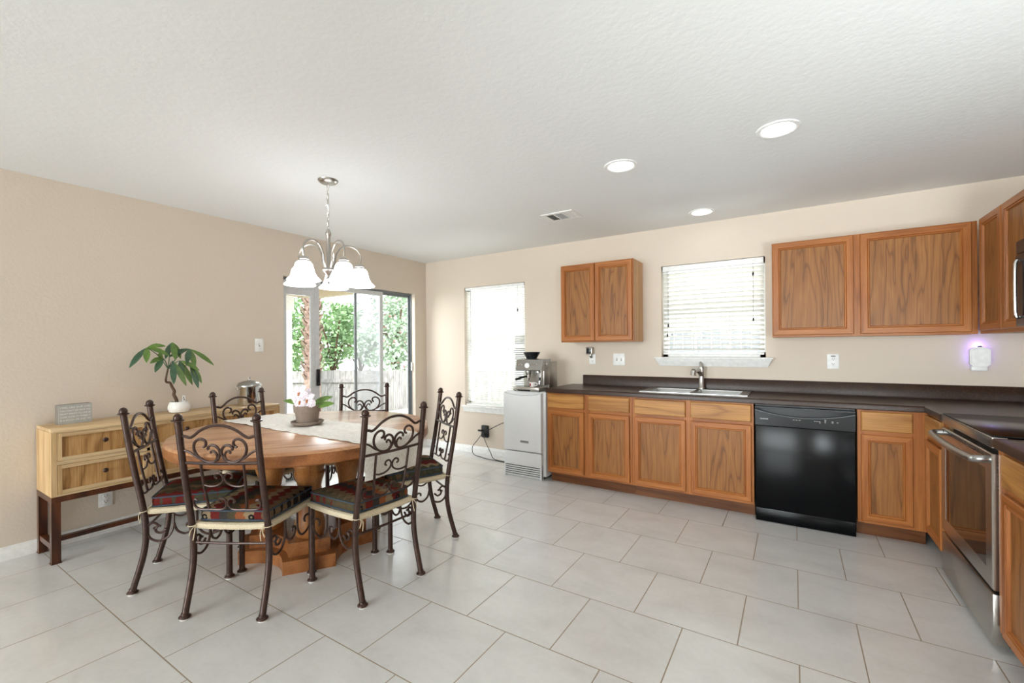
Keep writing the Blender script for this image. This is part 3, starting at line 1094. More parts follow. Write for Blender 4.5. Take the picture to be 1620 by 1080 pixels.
# control panel with a scooped handle recess
zc0, zc1 = 0.719, 0.858
N = 24
top_y, bot = [], []
pan = []
for i in range(N + 1):
    u = i / N
    x = 0.006 + u * (WD - 0.012)
    arc = 0.045 * (1 - (2 * u - 1) ** 2)
    pan.append((x, zc1 - 0.022 - arc))
vs, fs = [], []
for x, z in pan:
    vs += [(x, -0.026, zc0), (x, -0.034, z), (x, -0.010, z + 0.004), (x, -0.012, zc1 - 0.012), (x, -0.030, zc1 - 0.010), (x, -0.028, zc1), (x, 0.028, zc1), (x, 0.028, zc0)]
for i in range(N):
    for k in range(8):
        l = (k + 1) % 8
        fs.append((i * 8 + k, i * 8 + l, (i + 1) * 8 + l, (i + 1) * 8 + k))
fs += [tuple(range(8)), tuple(N * 8 + k for k in range(7, -1, -1))]
b.add(vs, fs)
cp = b.build('control_panel', M['panel_black'], dw, angle=30)
MB().tube([(x, -0.0345, z - 0.001) for x, z in pan], 0.0022, 6).build('handle_lip', M['alumd'], cp)
MB().box(0.20, 0.42, -0.011, -0.008, 0.822, 0.84, bev=0.001).build('handle_pocket', M['gloss_black'], cp)
text_mesh('logo', 'FRIGIDAIRE', 0.0105, M['white_ink'], cp, (0.038, -0.0325, 0.765), (PI / 2, 0, 0))
b = MB()
for x0, w, z in ((0.245, 0.012, 0.772), (0.262, 0.012, 0.772), (0.281, 0.012, 0.772), (0.372, 0.01, 0.772), (0.385, 0.01, 0.772), (0.398, 0.012, 0.772), (0.403, 0.008, 0.763), (0.432, 0.012, 0.784), (0.433, 0.009, 0.776), (0.433, 0.009, 0.767), (0.472, 0.013, 0.776), (0.474, 0.010, 0.768), (0.502, 0.010, 0.772)):
    b.box(x0, x0 + w, -0.0335, -0.029, z, z + 0.0035)
b.build('button_markings', M['grey_block'], cp)

# range (stainless, slide-in) and microwave on the right wall
rg = thing('range', 'stainless steel range with black glass top against the right wall', 'stove', (4.905, -0.983, 0), -PI / 2)
RW = 0.762
b = MB()
b.box(0.004, RW - 0.004, 0.045, 0.60, 0.03, 0.885)
b.build('body', M['black'], rg)
b = MB()
b.box(-0.0, RW, 0.0, 0.62, 0.9145, 0.921, bev=0.003)
b.build('cooktop', M['gloss_black'], rg)
b = MB()
b.box(0.0, RW, -0.004, 0.045, 0.866, 0.9143, bev=0.004)
b.build('front_trim', M['steel_d'], rg)
b = MB()
ringed(b, 0.0, RW, 0.262, 0.842, 0.045, [(0, 0), (0, -0.045), (0.004, -0.05), (0.075, -0.05), (0.078, -0.047)], (0, 0))
od = b.build('oven_door', M['steel_d'], rg, angle=25)
MB().box(0.074, RW - 0.074, -0.0035, 0.0, 0.336, 0.768).build('window_glass', M['mirror_black'], od)
b = MB()
b.tube(cat([(0.03, -0.005, 0.815), (0.035, -0.045, 0.812), (0.10, -0.058, 0.806), (RW / 2, -0.062, 0.800), (RW - 0.10, -0.058, 0.806), (RW - 0.035, -0.045, 0.812), (RW - 0.03, -0.005, 0.815)]), 0.0165, 12)
b.build('handle', M['steel'], od)
b = MB()
for i in range(12):
    x = 0.10 + i * 0.0475
    for z in (0.818, 0.827):
        b.box(x, x + 0.036, -0.0062, -0.004, z, z + 0.004)
b.build('vent_slots', M['black'], od)
b = MB()
for i in range(9):
    z = 0.69 + i * 0.0145
    b.prism_yz([(0.012, z), (0.030, z + 0.004), (0.030, z + 0.008), (0.012, z + 0.004)], RW - 0.002, RW + 0.0006)
b.build('side_vents', M['black'], od)
b = MB()
b.box(0.0, RW, -0.005, 0.045, 0.028, 0.246, bev=0.004)
b.build('storage_drawer', M['steel_d'], rg)
b = MB()
for xx in (0.06, RW - 0.06):
    b.lathe([(0.02, 0), (0.02, 0.03)], (xx, 0.12, 0), 10)
    b.lathe([(0.02, 0), (0.02, 0.03)], (xx, 0.5, 0), 10)
b.build('feet', M['black'], rg)

mw = thing('microwave', 'dark microwave mounted over the range, cut off by the picture edge', 'microwave', (XR - 0.001, -1.150, 1.40), -PI / 2)
b = MB()
b.box(0.0, 0.76, -0.36, 0.0, 0, 0.43)
b.build('case', M['panel_black'], mw)
b = MB()
b.box(0.0, 0.58, -0.392, -0.36, 0.0, 0.36, bev=0.004)
dd = b.build('door', M['panel_black'], mw)
MB().box(0.085, 0.55, -0.3935, -0.39, 0.05, 0.32).build('window_glass', M['gloss_black'], dd)
b = MB()
b.tube(cat([(0.06, -0.392, 0.325), (0.06, -0.408, 0.315), (0.06, -0.411, 0.18), (0.06, -0.408, 0.055), (0.06, -0.392, 0.045)]), 0.007, 8)
b.build('handle', M['chrome'], dd)
MB().box(0.0, 0.76, -0.39, -0.36, 0.365, 0.43, bev=0.004).build('top_grille', M['panel_black'], mw)
MB().box(0.585, 0.76, -0.39, -0.36, 0.0, 0.36, bev=0.004).build('control_panel', M['gloss_black'], mw)

# ------------------------------------------------------------------ white under-counter fridge
fg = thing('mini_fridge', 'narrow white under-counter fridge below the tall window', 'fridge', (1.652, -0.605, 0))
FW = 0.468
b = MB()
b.box(0.0, FW, 0.045, 0.58, 0.025, 0.868, bev=0.006)
b.build('cabinet', M['appl'], fg)
b = MB()
NS = 20
vs, fs = [], []
for i in range(NS + 1):
    u = i / NS
    x = 0.002 + u * (FW - 0.032)
    dip = 0.030 * (1 - (2 * u - 1) ** 2) ** 0.8
    zt_ = 0.866
    vs += [(x, 0.0, 0.268), (x, -0.004, 0.30), (x, -0.004, zt_ - 0.012 - dip), (x, 0.030, zt_ - 0.010 - dip * 0.8), (x, 0.034, zt_), (x, 0.044, zt_), (x, 0.044, 0.268)]
for i in range(NS):
    for k in range(7):
        l = (k + 1) % 7
        fs.append((i * 7 + k, i * 7 + l, (i + 1) * 7 + l, (i + 1) * 7 + k))
fs += [tuple(range(7)), tuple(NS * 7 + k for k in range(6, -1, -1))]
b.add(vs, fs)
fd = b.build('door', M['appl'], fg, angle=32)
MB().box(0.20, 0.295, -0.0075, -0.004, 0.352, 0.374, bev=0.001).build('badge', M['steel'], fd)
b = MB()
b.box(0.002, FW - 0.03, 0.0, 0.044, 0.128, 0.256, bev=0.004)
b.box(0.002, FW - 0.03, 0.02, 0.044, 0.0, 0.13)
for i in range(6):
    z = 0.012 + i * 0.021
    b.box(0.002, FW - 0.03, 0.002, 0.03, z, z + 0.011, bev=0.002)
b.box(0.002, 0.014, 0.001, 0.03, 0.0, 0.13).box(FW - 0.045, FW - 0.03, 0.001, 0.03, 0.0, 0.13)
b.build('vent_grille', M['appl'], fg)
b = MB()
for i in range(5):
    z = 0.0235 + i * 0.021
    b.box(0.016, FW - 0.047, 0.012, 0.021, z, z + 0.009)
b.build('grille_gaps', M['black'], fg)
MB().box(0.03, FW - 0.03, 0.06, 0.56, 0.0, 0.025).build('base', M['black'], fg)

# espresso machine
em = thing('espresso_machine', 'stainless espresso machine with bean hopper on top of the white fridge', 'coffee machine', (1.775, -0.535, 0.8705), math.radians(-2))
b = MB()
b.box(0.0, 0.31, 0.12, 0.30, 0.02, 0.30, bev=0.012)
b.box(0.275, 0.31, 0.02, 0.14, 0.06, 0.25, bev=0.004)
b.build('back_body', M['coffee'], em)
b = MB()
b.prism_yz([(-0.03, 0.215), (-0.015, 0.205), (0.16, 0.205), (0.16, 0.325), (0.012, 0.325), (-0.005, 0.318)], 0.0, 0.31)
hd = b.build('head', M['steel'], em)
b = MB()
for x, r in ((0.03, 0.009), (0.06, 0.012), (0.09, 0.009), (0.185, 0.008), (0.217, 0.008), (0.25, 0.008)):
    b.lathe([(r, 0), (r, -0.008), (0.001, -0.009)], (x, -0.018, 0.272), 12, axis='y')
b.build('button', M['chrome'], hd)
b = MB()
b.lathe([(0.028, 0.01), (0.028, -0.006), (0.024, -0.008), (0.001, -0.008)], (0.135, -0.018, 0.258), 20, axis='y')
b.build('gauge', M['white_ink'], hd)
b = MB()
b.lathe([(0.014, 0), (0.016, 0.012), (0.001, 0.014)], (0.31, 0.05, 0.275), 14, axis='x')
b.build('steam_dial', M['chrome'], hd)
b = MB()
b.lathe([(0.055, 0), (0.058, 0.012), (0.082, 0.05), (0.09, 0.068), (0.086, 0.07), (0.001, 0.072)], (0.115, 0.10, 0.325), 22)
b.build('bean_hopper', M['panel_black'], em)
b = MB()
b.lathe([(0.038, 0.0), (0.038, -0.025), (0.034, -0.04), (0.001, -0.04)], (0.105, 0.05, 0.205), 18)
b.lathe([(0.03, 0.0), (0.03, -0.022), (0.001, -0.022)], (0.215, 0.06, 0.205), 16)
b.build('group_head', M['steel'], em)
b = MB()
b.lathe([(0.036, 0), (0.034, -0.03), (0.014, -0.038), (0.012, -0.06), (0.001, -0.06)], (0.105, 0.05, 0.163), 16)
pf = b.build('portafilter', M['chrome'], em)
MB().tube(cat([(0.105, 0.03, 0.148), (0.075, -0.04, 0.135), (0.045, -0.095, 0.118)]), [0.010] * 6 + [0.013] * 7, 10).build('handle', M['black'], pf)
b = MB()
b.box(-0.01, 0.30, -0.07, 0.14, 0.004, 0.045, bev=0.006)
dt = b.build('drip_tray', M['coffee'], em)
b = MB()
for i in range(10):
    b.box(0.01, 0.28, -0.06 + i * 0.017, -0.052 + i * 0.017, 0.0455, 0.047)
b.build('drip_grid', M['chrome'], dt)
MB().box(0.05, 0.2, -0.0712, -0.07, 0.004, 0.018).build('tray_gap', M['black'], dt)
b = MB()
b.tube(cat([(0.285, 0.0, 0.205), (0.288, -0.012, 0.17), (0.283, -0.02, 0.12), (0.278, -0.026, 0.075)]), 0.005, 8)
sw_ = b.build('steam_wand', M['chrome'], em)
MB().tube([(0.2835, -0.018, 0.145), (0.281, -0.0225, 0.11)], 0.009, 8).build('grip', M['black'], sw_)
b = MB()
for x in (0.01, 0.29):
    for y in (-0.05, 0.27):
        b.lathe([(0.012, 0), (0.012, 0.021)], (x, y, 0), 8)
b.build('feet', M['black'], em)

mg = thing('espresso_cup', 'small white cup with red print on the espresso machine tray', 'cup', (1.985, -0.585, 0.9185))
b = MB()
b.lathe([(0.02, 0), (0.026, 0.004), (0.031, 0.045), (0.029, 0.045), (0.025, 0.008), (0.001, 0.006)], n=20)
b.build('bowl', M['ceramic'], mg)
b = MB()
b.tube(cat([(0.029, 0, 0.038), (0.05, 0, 0.036), (0.052, 0, 0.018), (0.027, 0, 0.012)]), 0.0045, 8)
b.build('handle', M['ceramic'], mg)
b = MB()
vs = []
for z in (0.010, 0.036):
    for a in (-2.2, -2.0, -1.8, -1.6):
        r = 0.0285 + 0.004 * (z / 0.045)
        vs.append((r * math.cos(a), r * math.sin(a), z))
b.add(vs, [(0, 1, 5, 4), (1, 2, 6, 5), (2, 3, 7, 6)])
b.build('print', M['red'], mg)

# ------------------------------------------------------------------ switch plates, outlets, plug-ins
def wall_plate(name, label, cat_, loc, rz, kind, w=0.07, h=0.115, group=None):
    t = thing(name, label, cat_, loc, rz, group)
    b = MB()
    b.box(-w / 2, w / 2, -0.006, -0.0008, -h / 2, h / 2, bev=0.002)
    b.build('plate', M['plate'], t)
    if kind == 'switch':
        n = 1 if w < 0.1 else 2
        for i in range(n):
            xc = 0 if n == 1 else (-0.023 if i == 0 else 0.023)
            o = MB().box(xc - 0.005, xc + 0.005, -0.0075, -0.006, -0.012, 0.012).build('toggle_slot', M['slot'], t)
            MB().prism_yz([(-0.006, -0.006), (-0.016, 0.004), (-0.014, 0.010), (-0.006, 0.007)], xc - 0.0038, xc + 0.0038).build('toggle', M['plate'], t)
    else:
        for zc in (0.0195, -0.0195):
            o = MB().box(-0.0165, 0.0165, -0.0085, -0.006, zc - 0.0145, zc + 0.0145, bev=0.003).build('socket', M['plate'], t)
            b = MB()
            b.box(-0.0085, -0.006, -0.009, -0.0084, zc - 0.002, zc + 0.008).box(0.006, 0.0085, -0.009, -0.0084, zc - 0.001, zc + 0.007)
            b.lathe([(0.003, -0.009), (0.003, -0.0084)], (0, 0, zc - 0.007), 8, axis='y')
            b.build('slots', M['slot'], o)
    return t


wall_plate('light_switch', 'white light switch on the wall left of the patio door', 'switch', (0, -2.222, 1.353), PI / 2, 'switch', 0.078, 0.120)
wall_plate('wall_outlet', 'white wall outlet under the wooden sideboard', 'outlet', (0, -3.316, 0.246), PI / 2, 'outlet', 0.078, 0.108)
wall_plate('light_switch', 'white double light switch left of the sink window', 'switch', (2.678, 0, 1.183), 0, 'switch', 0.122, 0.122)
o = wall_plate('wall_outlet', 'white wall outlet right of the sink window', 'outlet', (4.462, 0, 1.180), 0, 'outlet', 0.080, 0.120)
MB().box(-0.014, 0.014, -0.0085, -0.006, 0.040, 0.046).build('test_button', M['slot'], o)
wall_plate('wall_outlet', 'white wall outlet holding the plug-in display under the small wall cabinet', 'outlet', (2.388, 0, 1.186), 0, 'outlet', 0.07, 0.11)
pd = thing('plug_in_display', 'small plug-in monitor with dark screen under the small wall cabinet', 'monitor', (2.372, -0.0095, 1.262))
b = MB()
b.box(-0.034, 0.034, -0.055, 0, -0.028, 0.050, bev=0.006)
b.tube(cat([(0.006, -0.025, -0.028), (0.006, -0.024, -0.045), (0.012, -0.012, -0.060)]), [0.012] * 13, 8)
b.build('case', M['nickel'], pd)
MB().box(-0.026, 0.026, -0.0565, -0.055, -0.018, 0.036, bev=0.0005).build('screen', M['panel_black'], pd)

af = thing('air_freshener', 'white plug-in air freshener glowing violet near the right corner', 'air freshener', (5.293, -0.012, 1.21))
b = MB()
poly = [(-0.052, -0.04), (-0.035, -0.056), (0.035, -0.056), (0.052, -0.04), (0.052, 0.06), (0.035, 0.074), (0.012, 0.081), (-0.012, 0.081), (-0.035, 0.074), (-0.052, 0.06)]
b.prism_xz(poly, -0.055, -0.022)
b.prism_xz([(x * 0.9, z * 0.9 + 0.001) for x, z in poly], -0.064, -0.055)
b.build('shell', M['plate'], af, angle=30)
b = MB()
b.box(-0.042, 0.042, -0.036, 0.0, -0.088, -0.052, bev=0.006)
b.build('plug_body', M['plate'], af)
MB().box(-0.03, 0.03, -0.0215, -0.0, -0.03, 0.04).build('led_strip', M['led'], af)
MB().lathe([(0.012, -0.052), (0.012, -0.03)], (0, 0, 0.078), 12, axis='y').build('vent_cap', M['slot'], af)
pl = bpy.data.lights.new('air_freshener_glow', 'POINT')
pl.energy, pl.color, pl.shadow_soft_size = 0.22, (0.30, 0.18, 1.0), 0.015
plo = bpy.data.objects.new('air_freshener_glow', pl)
COL.objects.link(plo)
plo.location = (5.293, -0.022, 1.300)

pa = thing('plug_adapter', 'black plug adapter on the wall under the tall window', 'adapter', (0.985, 0, 0.285))
b = MB()
b.box(-0.05, 0.05, -0.04, -0.0008, -0.075, 0.075, bev=0.012)
b.build('body', M['black'], pa)
MB().box(-0.085, -0.02, -0.062, -0.038, 0.0, 0.022, bev=0.006).build('plug', M['black'], pa)
MB().box(-0.03, 0.02, -0.065, -0.038, -0.045, -0.015, bev=0.006).build('plug', M['black'], pa)
pw = MB().tube(cat([(0.99, -0.055, 0.31), (1.06, -0.07, 0.315), (1.15, -0.06, 0.36), (1.30, -0.05, 0.43), (1.50, -0.03, 0.50), (1.70, -0.014, 0.58)]), 0.0042, 6).build('power_cord', M['cord'])
tag(pw, 'black cord rising from the plug adapter to behind the fridge', 'cord')
pw = MB().tube(cat([(0.965, -0.07, 0.25), (0.91, -0.08, 0.18), (0.845, -0.09, 0.10), (0.85, -0.10, 0.03), (0.92, -0.13, 0.006), (1.02, -0.16, 0.006), (1.14, -0.20, 0.006), (1.25, -0.21, 0.006), (1.45, -0.24, 0.006), (1.62, -0.26, 0.006)]), 0.0042, 6).build('power_cord', M['cord'])
tag(pw, 'black cord looping from the plug adapter down to the floor', 'cord')
pw = MB().tube(cat([(0.99, -0.07, 0.245), (1.05, -0.09, 0.16), (1.14, -0.13, 0.07), (1.22, -0.17, 0.008), (1.40, -0.20, 0.006), (1.62, -0.235, 0.006)]), 0.0042, 6).build('power_cord', M['cord'])
tag(pw, 'black cord hanging straight from the plug adapter to the fridge foot', 'cord')

# ------------------------------------------------------------------ ceiling fixtures
def downlight(label, x, y):
    t = thing('recessed_light', label, 'ceiling light', (x, y, H), group='recessed kitchen lights')
    b = MB()
    b.lathe([(0.104, -0.0005), (0.102, -0.006), (0.092, -0.009), (0.080, -0.006), (0.076, -0.001)], n=32, close=False)
    b.build('trim_ring', M['white'], t)
    MB().lathe([(0.001, -0.003), (0.078, -0.003)], n=32, close=False).build('lens', M['lamp'], t)


downlight('lit recessed ceiling light closest to the camera', 4.128, -1.688)
downlight('leftmost of the three lit recessed ceiling lights, above the open kitchen floor', 3.272, -1.683)
downlight('lit recessed ceiling light beside the wall above the sink window', 3.535, -0.357)

vt = thing('ceiling_vent', 'white louvred air vent in the ceiling', 'vent', (2.492, -0.93, H))
b = MB()
b.box(-0.147, 0.147, -0.120, -0.085, -0.008, -0.0005, bev=0.002).box(-0.147, 0.147, 0.085, 0.120, -0.008, -0.0005, bev=0.002)
b.box(-0.147, -0.115, -0.085, 0.085, -0.008, -0.0005).box(0.115, 0.147, -0.085, 0.085, -0.008, -0.0005)
b.box(-0.045, -0.035, -0.085, 0.085, -0.008, -0.0005).box(0.035, 0.045, -0.085, 0.085, -0.008, -0.0005)
b.build('frame', M['white'], vt)
MB().box(-0.118, 0.118, -0.088, 0.088, -0.001, -0.0004).build('duct', M['slot'], vt)
b = MB()
for i in range(14):
    y = -0.079 + i * 0.012
    b.prism_yz([(y, -0.0075), (y + 0.008, -0.002), (y + 0.0088, -0.0026), (y + 0.0008, -0.0082)], -0.035, 0.035)
for sx, t in ((-1, 1), (1, -1)):
    for i in range(6):
        x = sx * (0.049 + i * 0.0115)
        b.prism_xz([(x, -0.0075), (x + 0.008 * sx, -0.002), (x + 0.0088 * sx, -0.0026), (x + 0.0008 * sx, -0.0082)], -0.085, 0.085)
for i in range(5):
    b.box(0.045, 0.115, -0.07 + i * 0.035, -0.067 + i * 0.035, -0.0078, -0.002)
b.build('louvres', M['white'], vt)

# ------------------------------------------------------------------ chandelier
CX, CY = 1.521, -2.554
ch = thing('chandelier', 'brushed nickel chandelier with five lit white bell shades over the table', 'chandelier', (CX, CY, H))
b = MB()
b.lathe([(0.001, -0.030), (0.02, -0.030), (0.05, -0.020), (0.064, -0.008), (0.066, -0.0005)], n=28)
b.tube(cat([(0, 0, -0.028), (0.01, 0, -0.035), (0.01, 0, -0.05), (0, 0, -0.055), (-0.01, 0, -0.05), (-0.01, 0, -0.035)], 4, True), 0.0022, 6, closed=True)
b.build('canopy', M['nickel'], ch)
b = MB()
z = -0.052
i = 0
while z > -0.318:
    pts = []
    for k in range(12):
        a = 2 * PI * k / 12
        dx, dz = 0.007 * math.cos(a), 0.019 * math.sin(a)
        pts.append((dx if i % 2 == 0 else 0, 0 if i % 2 == 0 else dx, z - 0.016 + dz))
    b.tube(pts, 0.0019, 6, closed=True)
    z -= 0.031
    i += 1
b.tube(cat([(0.004, 0.003, -0.03), (-0.006, 0.004, -0.09), (0.006, -0.004, -0.16), (-0.005, 0.004, -0.23), (0.0, 0, -0.33)]), 0.0024, 6)
b.tube(cat([(-0.004, 0, -0.10), (-0.022, 0.004, -0.12), (-0.012, 0.006, -0.15), (-0.026, 0, -0.17)]), 0.002, 6)
b.build('chain', M['nickel'], ch)
b = MB()
b.lathe([(0.004, -0.318), (0.006, -0.330), (0.013, -0.345), (0.019, -0.360), (0.019, -0.372), (0.013, -0.382), (0.0135, -0.40), (0.0135, -0.580), (0.02, -0.592), (0.034, -0.602), (0.040, -0.612), (0.030, -0.630), (0.014, -0.642), (0.008, -0.655), (0.016, -0.668), (0.016, -0.676), (0.006, -0.686), (0.01, -0.698), (0.001, -0.708)], n=22)
b.build('column', M['nickel'], ch)
for k in range(5):
    th = math.radians(63.5 + 72 * k)
    d = Vector((math.cos(th), math.sin(th), 0))
    R_ = 0.205
    prof2 = [(0.022, -0.600), (0.040, -0.56), (0.050, -0.50), (0.085, -0.448), (0.135, -0.434), (0.185, -0.452), (0.212, -0.50), (R_, -0.556)]
    b = MB()
    b.tube(cat([(d.x * r, d.y * r, z) for r, z in prof2]), 0.0065, 8)
    b.lathe([(0.008, 0.0), (0.02, -0.006), (0.03, -0.014), (0.032, -0.022), (0.028, -0.026), (0.03, -0.034), (0.022, -0.04)], (d.x * R_, d.y * R_, -0.552), 18)
    arm = b.build('arm', M['nickel'], ch)
    b = MB()
    b.lathe([(0.027, -0.585), (0.040, -0.590), (0.052, -0.605), (0.058, -0.63), (0.064, -0.655), (0.078, -0.682), (0.096, -0.700), (0.102, -0.707), (0.099, -0.712), (0.088, -0.702), (0.072, -0.686), (0.058, -0.655), (0.052, -0.63), (0.046, -0.606), (0.03, -0.596), (0.025, -0.588)], (d.x * R_, d.y * R_, 0), 26, close=False)
    b.build('shade', M['shade'], arm)

# ------------------------------------------------------------------ sideboard
SBX0, SBX1, SBY0, SBY1 = 0.016, 0.352, -3.662, -2.232
sb = thing('sideboard', 'long light-wood sideboard with six drawers on a dark stand along the wall', 'sideboard', (0, 0, 0))
b = MB()
b.box(SBX0, SBX1 - 0.02, SBY0, SBY1, 0.412, 0.808)
b.build('case', M['mango'], sb)
b = MB()
b.box(SBX0, SBX1, SBY0, SBY1, 0.808, 0.831, bev=0.004)
b.build('top', M['mango_h'], sb)
b = MB()
b.box(SBX1 - 0.02, SBX1, SBY0, SBY0 + 0.026, 0.412, 0.808, 0).box(SBX1 - 0.02, SBX1, SBY1 - 0.026, SBY1, 0.412, 0.808, 0)
b.box(SBX1 - 0.02, SBX1, SBY0 + 0.026, SBY1 - 0.026, 0.412, 0.424, 1).box(SBX1 - 0.02, SBX1, SBY0 + 0.026, SBY1 - 0.026, 0.606, 0.628, 1).box(SBX1 - 0.02, SBX1, SBY0 + 0.026, SBY1 - 0.026, 0.803, 0.808, 1)
dws = []
PW = (SBY1 - SBY0 - 0.052) / 3
for i in range(3):
    ya = SBY0 + 0.026 + i * PW
    if i:
        b.box(SBX1 - 0.02, SBX1, ya - 0.009, ya + 0.009, 0.424, 0.803, 0)
    dws.append((ya + (0.009 if i else 0), ya + PW - (0.009 if i < 2 else 0)))
b.build('face_frame', [M['mango'], M['mango_h']], sb)
for (ya, yb) in dws:
    for (za, zb) in ((0.426, 0.604), (0.630, 0.801)):
        b = MB()
        fw = 0.022
        for args, mi in (((ya + 0.002, ya + fw, za, zb), 0), ((yb - fw, yb - 0.002, za, zb), 0), ((ya + fw, yb - fw, za, za + fw), 1), ((ya + fw, yb - fw, zb - fw, zb), 1)):
            b.box(SBX1 - 0.019, SBX1 + 0.004, args[0], args[1], args[2], args[3], mi)
        dr = b.build('drawer', [M['mango'], M['mango_h']], sb)
        MB().box(SBX1 - 0.018, SBX1 - 0.008, ya + fw, yb - fw, za + fw, zb - fw).build('drawer_panel', M['mango_f'], dr)
        b = MB()
        b.lathe([(0.006, -0.009), (0.006, 0.008), (0.014, 0.012), (0.015, 0.02), (0.010, 0.027), (0.001, 0.029)], (SBX1, (ya + yb) / 2, (za + zb) / 2 + 0.012), 14, axis='x')
        b.build('knob', M['iron'], dr)
b = MB()
b.box(SBX0, SBX1, SBY0, SBY1, 0.376, 0.4115)
b.build('apron', M['dark_leg'], sb)
for xx in (SBX0, SBX1 - 0.042):
    for yy in (SBY0, SBY1 - 0.042):
        b = MB()
        b.box(xx, xx + 0.042, yy, yy + 0.042, 0.0, 0.376)
        b.box(xx - 0.003, xx + 0.045, yy - 0.003, yy + 0.045, 0.0, 0.006)
        b.build('leg', M['dark_leg'], sb)
for yy in (SBY0 + 0.004, SBY1 - 0.038):
    MB().box(SBX0 + 0.042, SBX1 - 0.042, yy, yy + 0.034, 0.085, 0.118).build('stretcher', M['dark_leg'], sb)
MB().box(SBX0 + 0.15, SBX0 + 0.184, SBY0 + 0.038, SBY1 - 0.038, 0.088, 0.116).build('stretcher', M['dark_leg'], sb)

# lettered block, money tree, steel pot on the sideboard
ZS = 0.8315
sg = thing('sign_block', 'grey wooden block with white lettering on the left end of the sideboard', 'sign', (0.135, -3.508, ZS), math.radians(8))
b = MB()
b.box(-0.026, 0.020, -0.085, 0.085, 0, 0.128, bev=0.002)
b.build('block', M['grey_side'], sg)
MB().box(0.0200, 0.0212, -0.085, 0.085, 0, 0.128).build('face', M['grey_block'], sg)
for i, ln in enumerate(('I FEEL LIKE OUR LIVES', 'YOU DON\'T SEE HOW THE', 'HEART WANTS TO ONE BE', 'COME HOME TO WHERE IT', 'IS A GOOD LIFE AND YES')):
    t_ = text_mesh('lettering', ln, 0.0165, M['white_ink'], sg, (0.0214, -0.078, 0.102 - i * 0.0205), (PI / 2, 0, PI / 2), 0.0003)
    t_.scale = (0.155 / max(1e-6, t_.dimensions.x), 1, 1) if t_.dimensions.x else (0.8, 1, 1)


def leaf_mesh(b, p, direction, length, width, droop, mi=0, fold=0.18, face=(0.72, -0.25, 0.62)):
    d = Vector(direction).normalized()
    side = d.cross(Vector(face).normalized())
    side = side.normalized() if side.length > 0.05 else Vector((1, 0, 0))
    upv = side.cross(d).normalized()
    prof = [(0, 0.05), (0.15, 0.45), (0.35, 0.85), (0.55, 1.0), (0.75, 0.8), (0.9, 0.42), (1.0, 0.02)]
    vs = []
    for t, w in prof:
        c = Vector(p) + d * (length * t) - Vector((0, 0, 1)) * (droop * t * t)
        hw = width / 2 * w
        vs += [c + side * hw + upv * hw * fold, c, c - side * hw + upv * hw * fold]
    fs = []
    for i in range(len(prof) - 1):
        a = i * 3
        fs += [(a, a + 1, a + 4, a + 3), (a + 1, a + 2, a + 5, a + 4)]
    b.add(vs, fs, mi)


mt = thing('potted_money_tree', 'small money tree with a bent trunk in a white pot on the sideboard', 'plant', (0.175, -2.925, ZS))
b = MB()
b.lathe([(0.045, 0), (0.062, 0.006), (0.071, 0.03), (0.069, 0.055), (0.06, 0.078), (0.056, 0.084), (0.051, 0.083), (0.053, 0.07), (0.001, 0.07)], n=26)
b.build('pot', M['ceramic'], mt)
MB().lathe([(0.052, 0.070), (0.03, 0.076), (0.001, 0.077)], n=20, close=False).build('soil', M['soil'], mt)
b = MB()
trunk = cat([(0, -0.015, 0.07), (0, -0.018, 0.10), (0.004, -0.035, 0.14), (0, -0.030, 0.165), (0, -0.045, 0.20), (0.0, -0.058, 0.232), (-0.004, -0.075, 0.236), (0.0, -0.085, 0.25), (0, -0.080, 0.29), (0, -0.070, 0.34)])
b.tube(trunk, [0.013 - 0.00014 * i for i in range(len(trunk))], 9)
b.build('trunk', M['bark'], mt)
# (tip of stalk as y,z in the plane of the wall; leaf directions)
sprays = [((0.02, -0.205, 0.500), [(-0.12, 0.02, -0.12), (0.12, 0.02, 0.05), (0.13, 0.06, -0.03), (-0.03, 0.08, -0.08)]),
          ((0.01, -0.045, 0.540), [(-0.05, 0.0, -0.1), (0.0, 0.06, -0.11), (0.06, 0.0, -0.1)]),
          ((0.03, 0.060, 0.490), [(0.17, 0.05, -0.11), (-0.14, -0.02, -0.03), (-0.05, 0.08, -0.09), (0.02, 0.06, -0.12)]),
          ((0.06, -0.12, 0.420), [(-0.1, 0.03, 0.0), (-0.06, 0.06, 0.07), (-0.09, 0.1, -0.07)]),
          ((0.07, -0.020, 0.400), [(0.12, 0.06, -0.05), (0.08, 0.03, -0.17), (-0.01, 0.07, -0.12)]),
          ((0.10, -0.075, 0.400), [(0.07, 0.06, -0.17), (-0.02, 0.07, -0.15)]),
          ((0.08, 0.045, 0.365), [(0.07, 0.04, -0.12), (0.04, 0.05, -0.16)])]
for (tip, dirs) in sprays:
    b = MB()
    b.tube(cat([(0, -0.070, 0.34), ((tip[0]) * 0.5, (tip[1] - 0.07) * 0.5, 0.34 + (tip[2] - 0.34) * 0.65), tip], 5), 0.003, 6)
    st = b.build('stalk', M['leaf_d'], mt)
    for (dy, dx, dz) in dirs:
        lb = MB()
        v = Vector((dx, dy, dz))
        leaf_mesh(lb, tip, v, max(0.085, v.length * 0.92), 0.042, 0.035)
        lb.build('leaf', M['leaf'] if (dy + dz) > -0.12 else M['leaf_d'], st, fix=False)
b = MB()
b.box(0.030, 0.032, 0.010, 0.030, 0.07, 0.13)
tg = b.build('plant_tag', M['plate'], mt)
MB().box(0.0321, 0.0325, 0.015, 0.021, 0.108, 0.118).box(0.0321, 0.0325, 0.018, 0.025, 0.094, 0.104).build('tag_print', M['slot'], tg)

